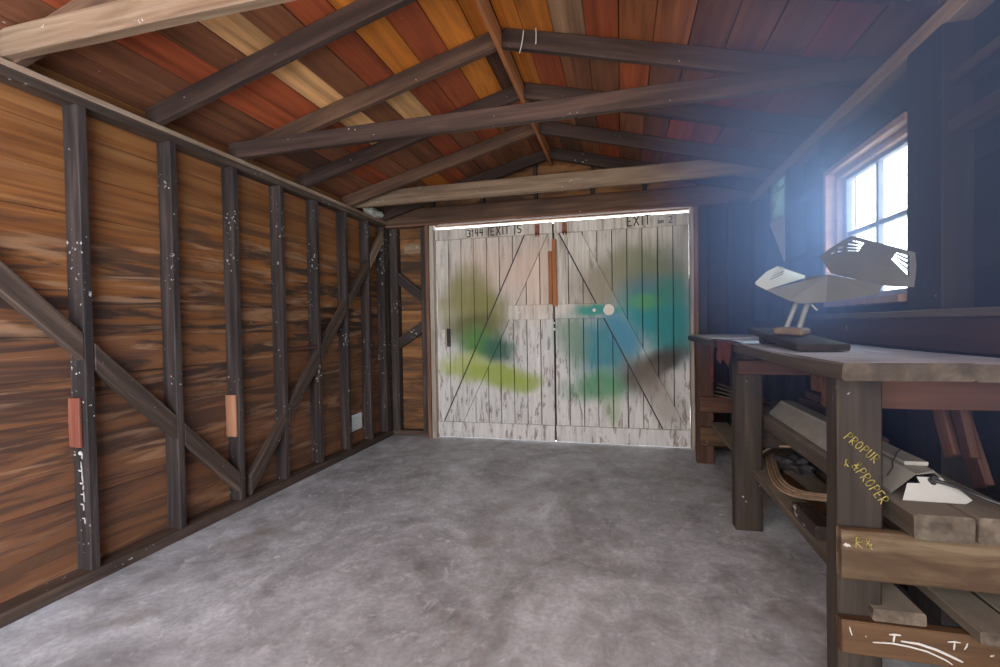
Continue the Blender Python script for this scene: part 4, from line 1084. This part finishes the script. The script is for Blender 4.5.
def sheet(name, verts, faces, mat, parent, th=.004):
    bm = bmesh.new()
    vs = [bm.verts.new(v) for v in verts]
    for f in faces: bm.faces.new([vs[i] for i in f])
    bmesh.ops.recalc_face_normals(bm, faces=bm.faces)
    bmesh.ops.solidify(bm, geom=bm.faces[:], thickness=th)
    me = bpy.data.meshes.new(name); bm.to_mesh(me); bm.free()
    return new_obj(name, me, mat, parent)

def plane_plate(name, O, A, B, outer, holes, mat, parent, th=.003):
    """plate with slots: O origin, A and B the in-plane axes (world vectors); outer / holes in (a, b) fractions"""
    O, A, B = Vector(O), Vector(A), Vector(B)
    la = A.length; ea = A.normalized(); nn = A.cross(B).normalized(); eb = nn.cross(ea)
    bx, by = B.dot(ea), B.dot(eb)
    conv = lambda p: (p[0]*la + p[1]*bx, p[1]*by)
    me = plate_with_holes([conv(p) for p in outer], [[conv(p) for p in h] for h in holes], th); me.name = name
    M = Matrix((ea, eb, nn)).transposed().to_4x4(); M.translation = O
    return new_obj(name, me, mat, parent, M)

# lower tray: long trough, its near flank faces the room
N0, N1, N2, N3 = Vector((.632, 2.563, 1.328)), Vector((.668, 2.499, 1.278)), Vector((.724, 2.609, 1.392)), Vector((.867, 2.603, 1.337))
R0, R1 = Vector((.912, 2.455, 1.338)), Vector((.806, 2.484, 1.310))
B0, B1, B2, B3 = Vector((.743, 2.414, 1.222)), Vector((.776, 2.391, 1.207)), Vector((.872, 2.375, 1.208)), Vector((.995, 2.215, 1.230))
E0 = Vector((1.005, 2.20, 1.268))
N0, N1, N2, N3, R0, R1, B0, B1, B2, B3, E0 = [near(v) for v in (N0, N1, N2, N3, R0, R1, B0, B1, B2, B3, E0)]
sheet('tray', [N1, R1, R0, B3, B2, B1, B0, E0, N3, near((.93, 2.56, 1.26)), near((.80, 2.52, 1.23))],
      [(0, 1, 6), (1, 2, 4, 5, 6), (2, 7, 3, 4), (8, 9, 10), (10, 9, 4, 5), (8, 2, 9), (9, 2, 7)], M_METAL, st)
# slotted nose plate
slots = [[(.42 + .10*k, .30 + .14*k), (.78 + .04*k, .36 + .13*k), (.78 + .04*k, .41 + .13*k), (.40 + .10*k, .35 + .14*k)] for k in range(4)]
plane_plate('nose_plate', N1, N3 - N1, N2 - N1, [(0, 0), (1.0, 0), (.97, .12), (.15, 1.0), (-.12, .9), (-.36, .55), (-.33, .42)], [
    [(.02, .42), (.36, .50), (.36, .56), (.02, .46)], [(.05, .56), (.36, .62), (.36, .68), (.05, .60)], [(.10, .70), (.36, .74), (.35, .80), (.10, .74)], [(.16, .82), (.32, .85), (.30, .89), (.16, .86)]], M_BRIGHT, st)
# upper hood: bent plate with slots cut in both upper corners
H6, H4, H2 = near((.915, 2.43, 1.335), .955), near((1.035, 2.07, 1.212), .955), near((1.000, 2.47, 1.492), .955)
O = H6; A = H4 - H6; B = H2 - H6
outer = [(-.289, .373), (-.23, .60), (-.074, .962), (.006, 1.119), (.835, .975), (.91, .70), (.985, .221), (.665, .068), (-.011, .02)]
sl = [[(.052, 1.018), (.22, .991), (.217, .941), (.057, .958)], [(.012, .903), (.214, .925), (.213, .868), (.017, .862)],
      [(.028, .803), (.212, .856), (.209, .81), (.032, .766)], [(.051, .716), (.206, .794), (.206, .749), (.06, .681)],
      [(-.082, .642), (-.01, .683), (-.01, .644), (-.069, .596)], [(-.145, .548), (-.105, .613), (-.107, .58), (-.131, .53)],
      [(-.087, .739), (-.02, .796), (-.014, .756), (-.077, .703)],
      [(.643, .904), (.798, .878), (.811, .817), (.633, .876)], [(.632, .855), (.822, .769), (.835, .708), (.631, .826)],
      [(.631, .805), (.848, .648), (.863, .577), (.626, .776)], [(.626, .755), (.874, .53), (.897, .405), (.623, .719)]]
plane_plate('hood', O, A, B, outer, sl, M_METAL, st)

# ------------------------------------------------------------------ blue veiling glare of the window, imitated by an added volume
def haze():
    bm = bmesh.new()
    bmesh.ops.create_icosphere(bm, subdivisions=3, radius=1.0)
    me = bpy.data.meshes.new('glare_haze'); bm.to_mesh(me); bm.free()
    mt = bpy.data.materials.new('glare_haze'); mt.use_nodes = True
    n, l = mt.node_tree.nodes, mt.node_tree.links; n.clear()
    out = n.new('ShaderNodeOutputMaterial'); vs = n.new('ShaderNodeVolumeScatter')
    vs.inputs['Color'].default_value = (.33, .47, .95, 1); vs.inputs['Anisotropy'].default_value = .25
    tc = n.new('ShaderNodeTexCoord')
    ln = n.new('ShaderNodeVectorMath'); ln.operation = 'LENGTH'; l.new(tc.outputs['Object'], ln.inputs[0])
    mr = n.new('ShaderNodeMapRange'); mr.interpolation_type = 'SMOOTHSTEP'
    mr.inputs['From Min'].default_value = 1.0; mr.inputs['From Max'].default_value = .0
    mr.inputs['To Min'].default_value = 0.0; mr.inputs['To Max'].default_value = HAZE
    l.new(ln.outputs['Value'], mr.inputs['Value'])
    ab = n.new('ShaderNodeVolumeAbsorption'); ab.inputs['Color'].default_value = vs.inputs['Color'].default_value
    ad = n.new('ShaderNodeAddShader')
    l.new(mr.outputs[0], vs.inputs['Density']); l.new(mathn(n, l, 'MULTIPLY', mr.outputs[0], .45), ab.inputs['Density'])
    l.new(vs.outputs[0], ad.inputs[0]); l.new(ab.outputs[0], ad.inputs[1]); l.new(ad.outputs[0], out.inputs['Volume'])
    o = new_obj('glare_haze', me, mt, None, Matrix.Translation((.98, 2.1, 1.78)) @ Matrix.Diagonal((1.0, 2.3, 1.35, 1)))
    tag(o, 'thin bluish volume imitating the glare in front of the window', 'haze', None, 'stuff')
HAZE = 1.0
haze()
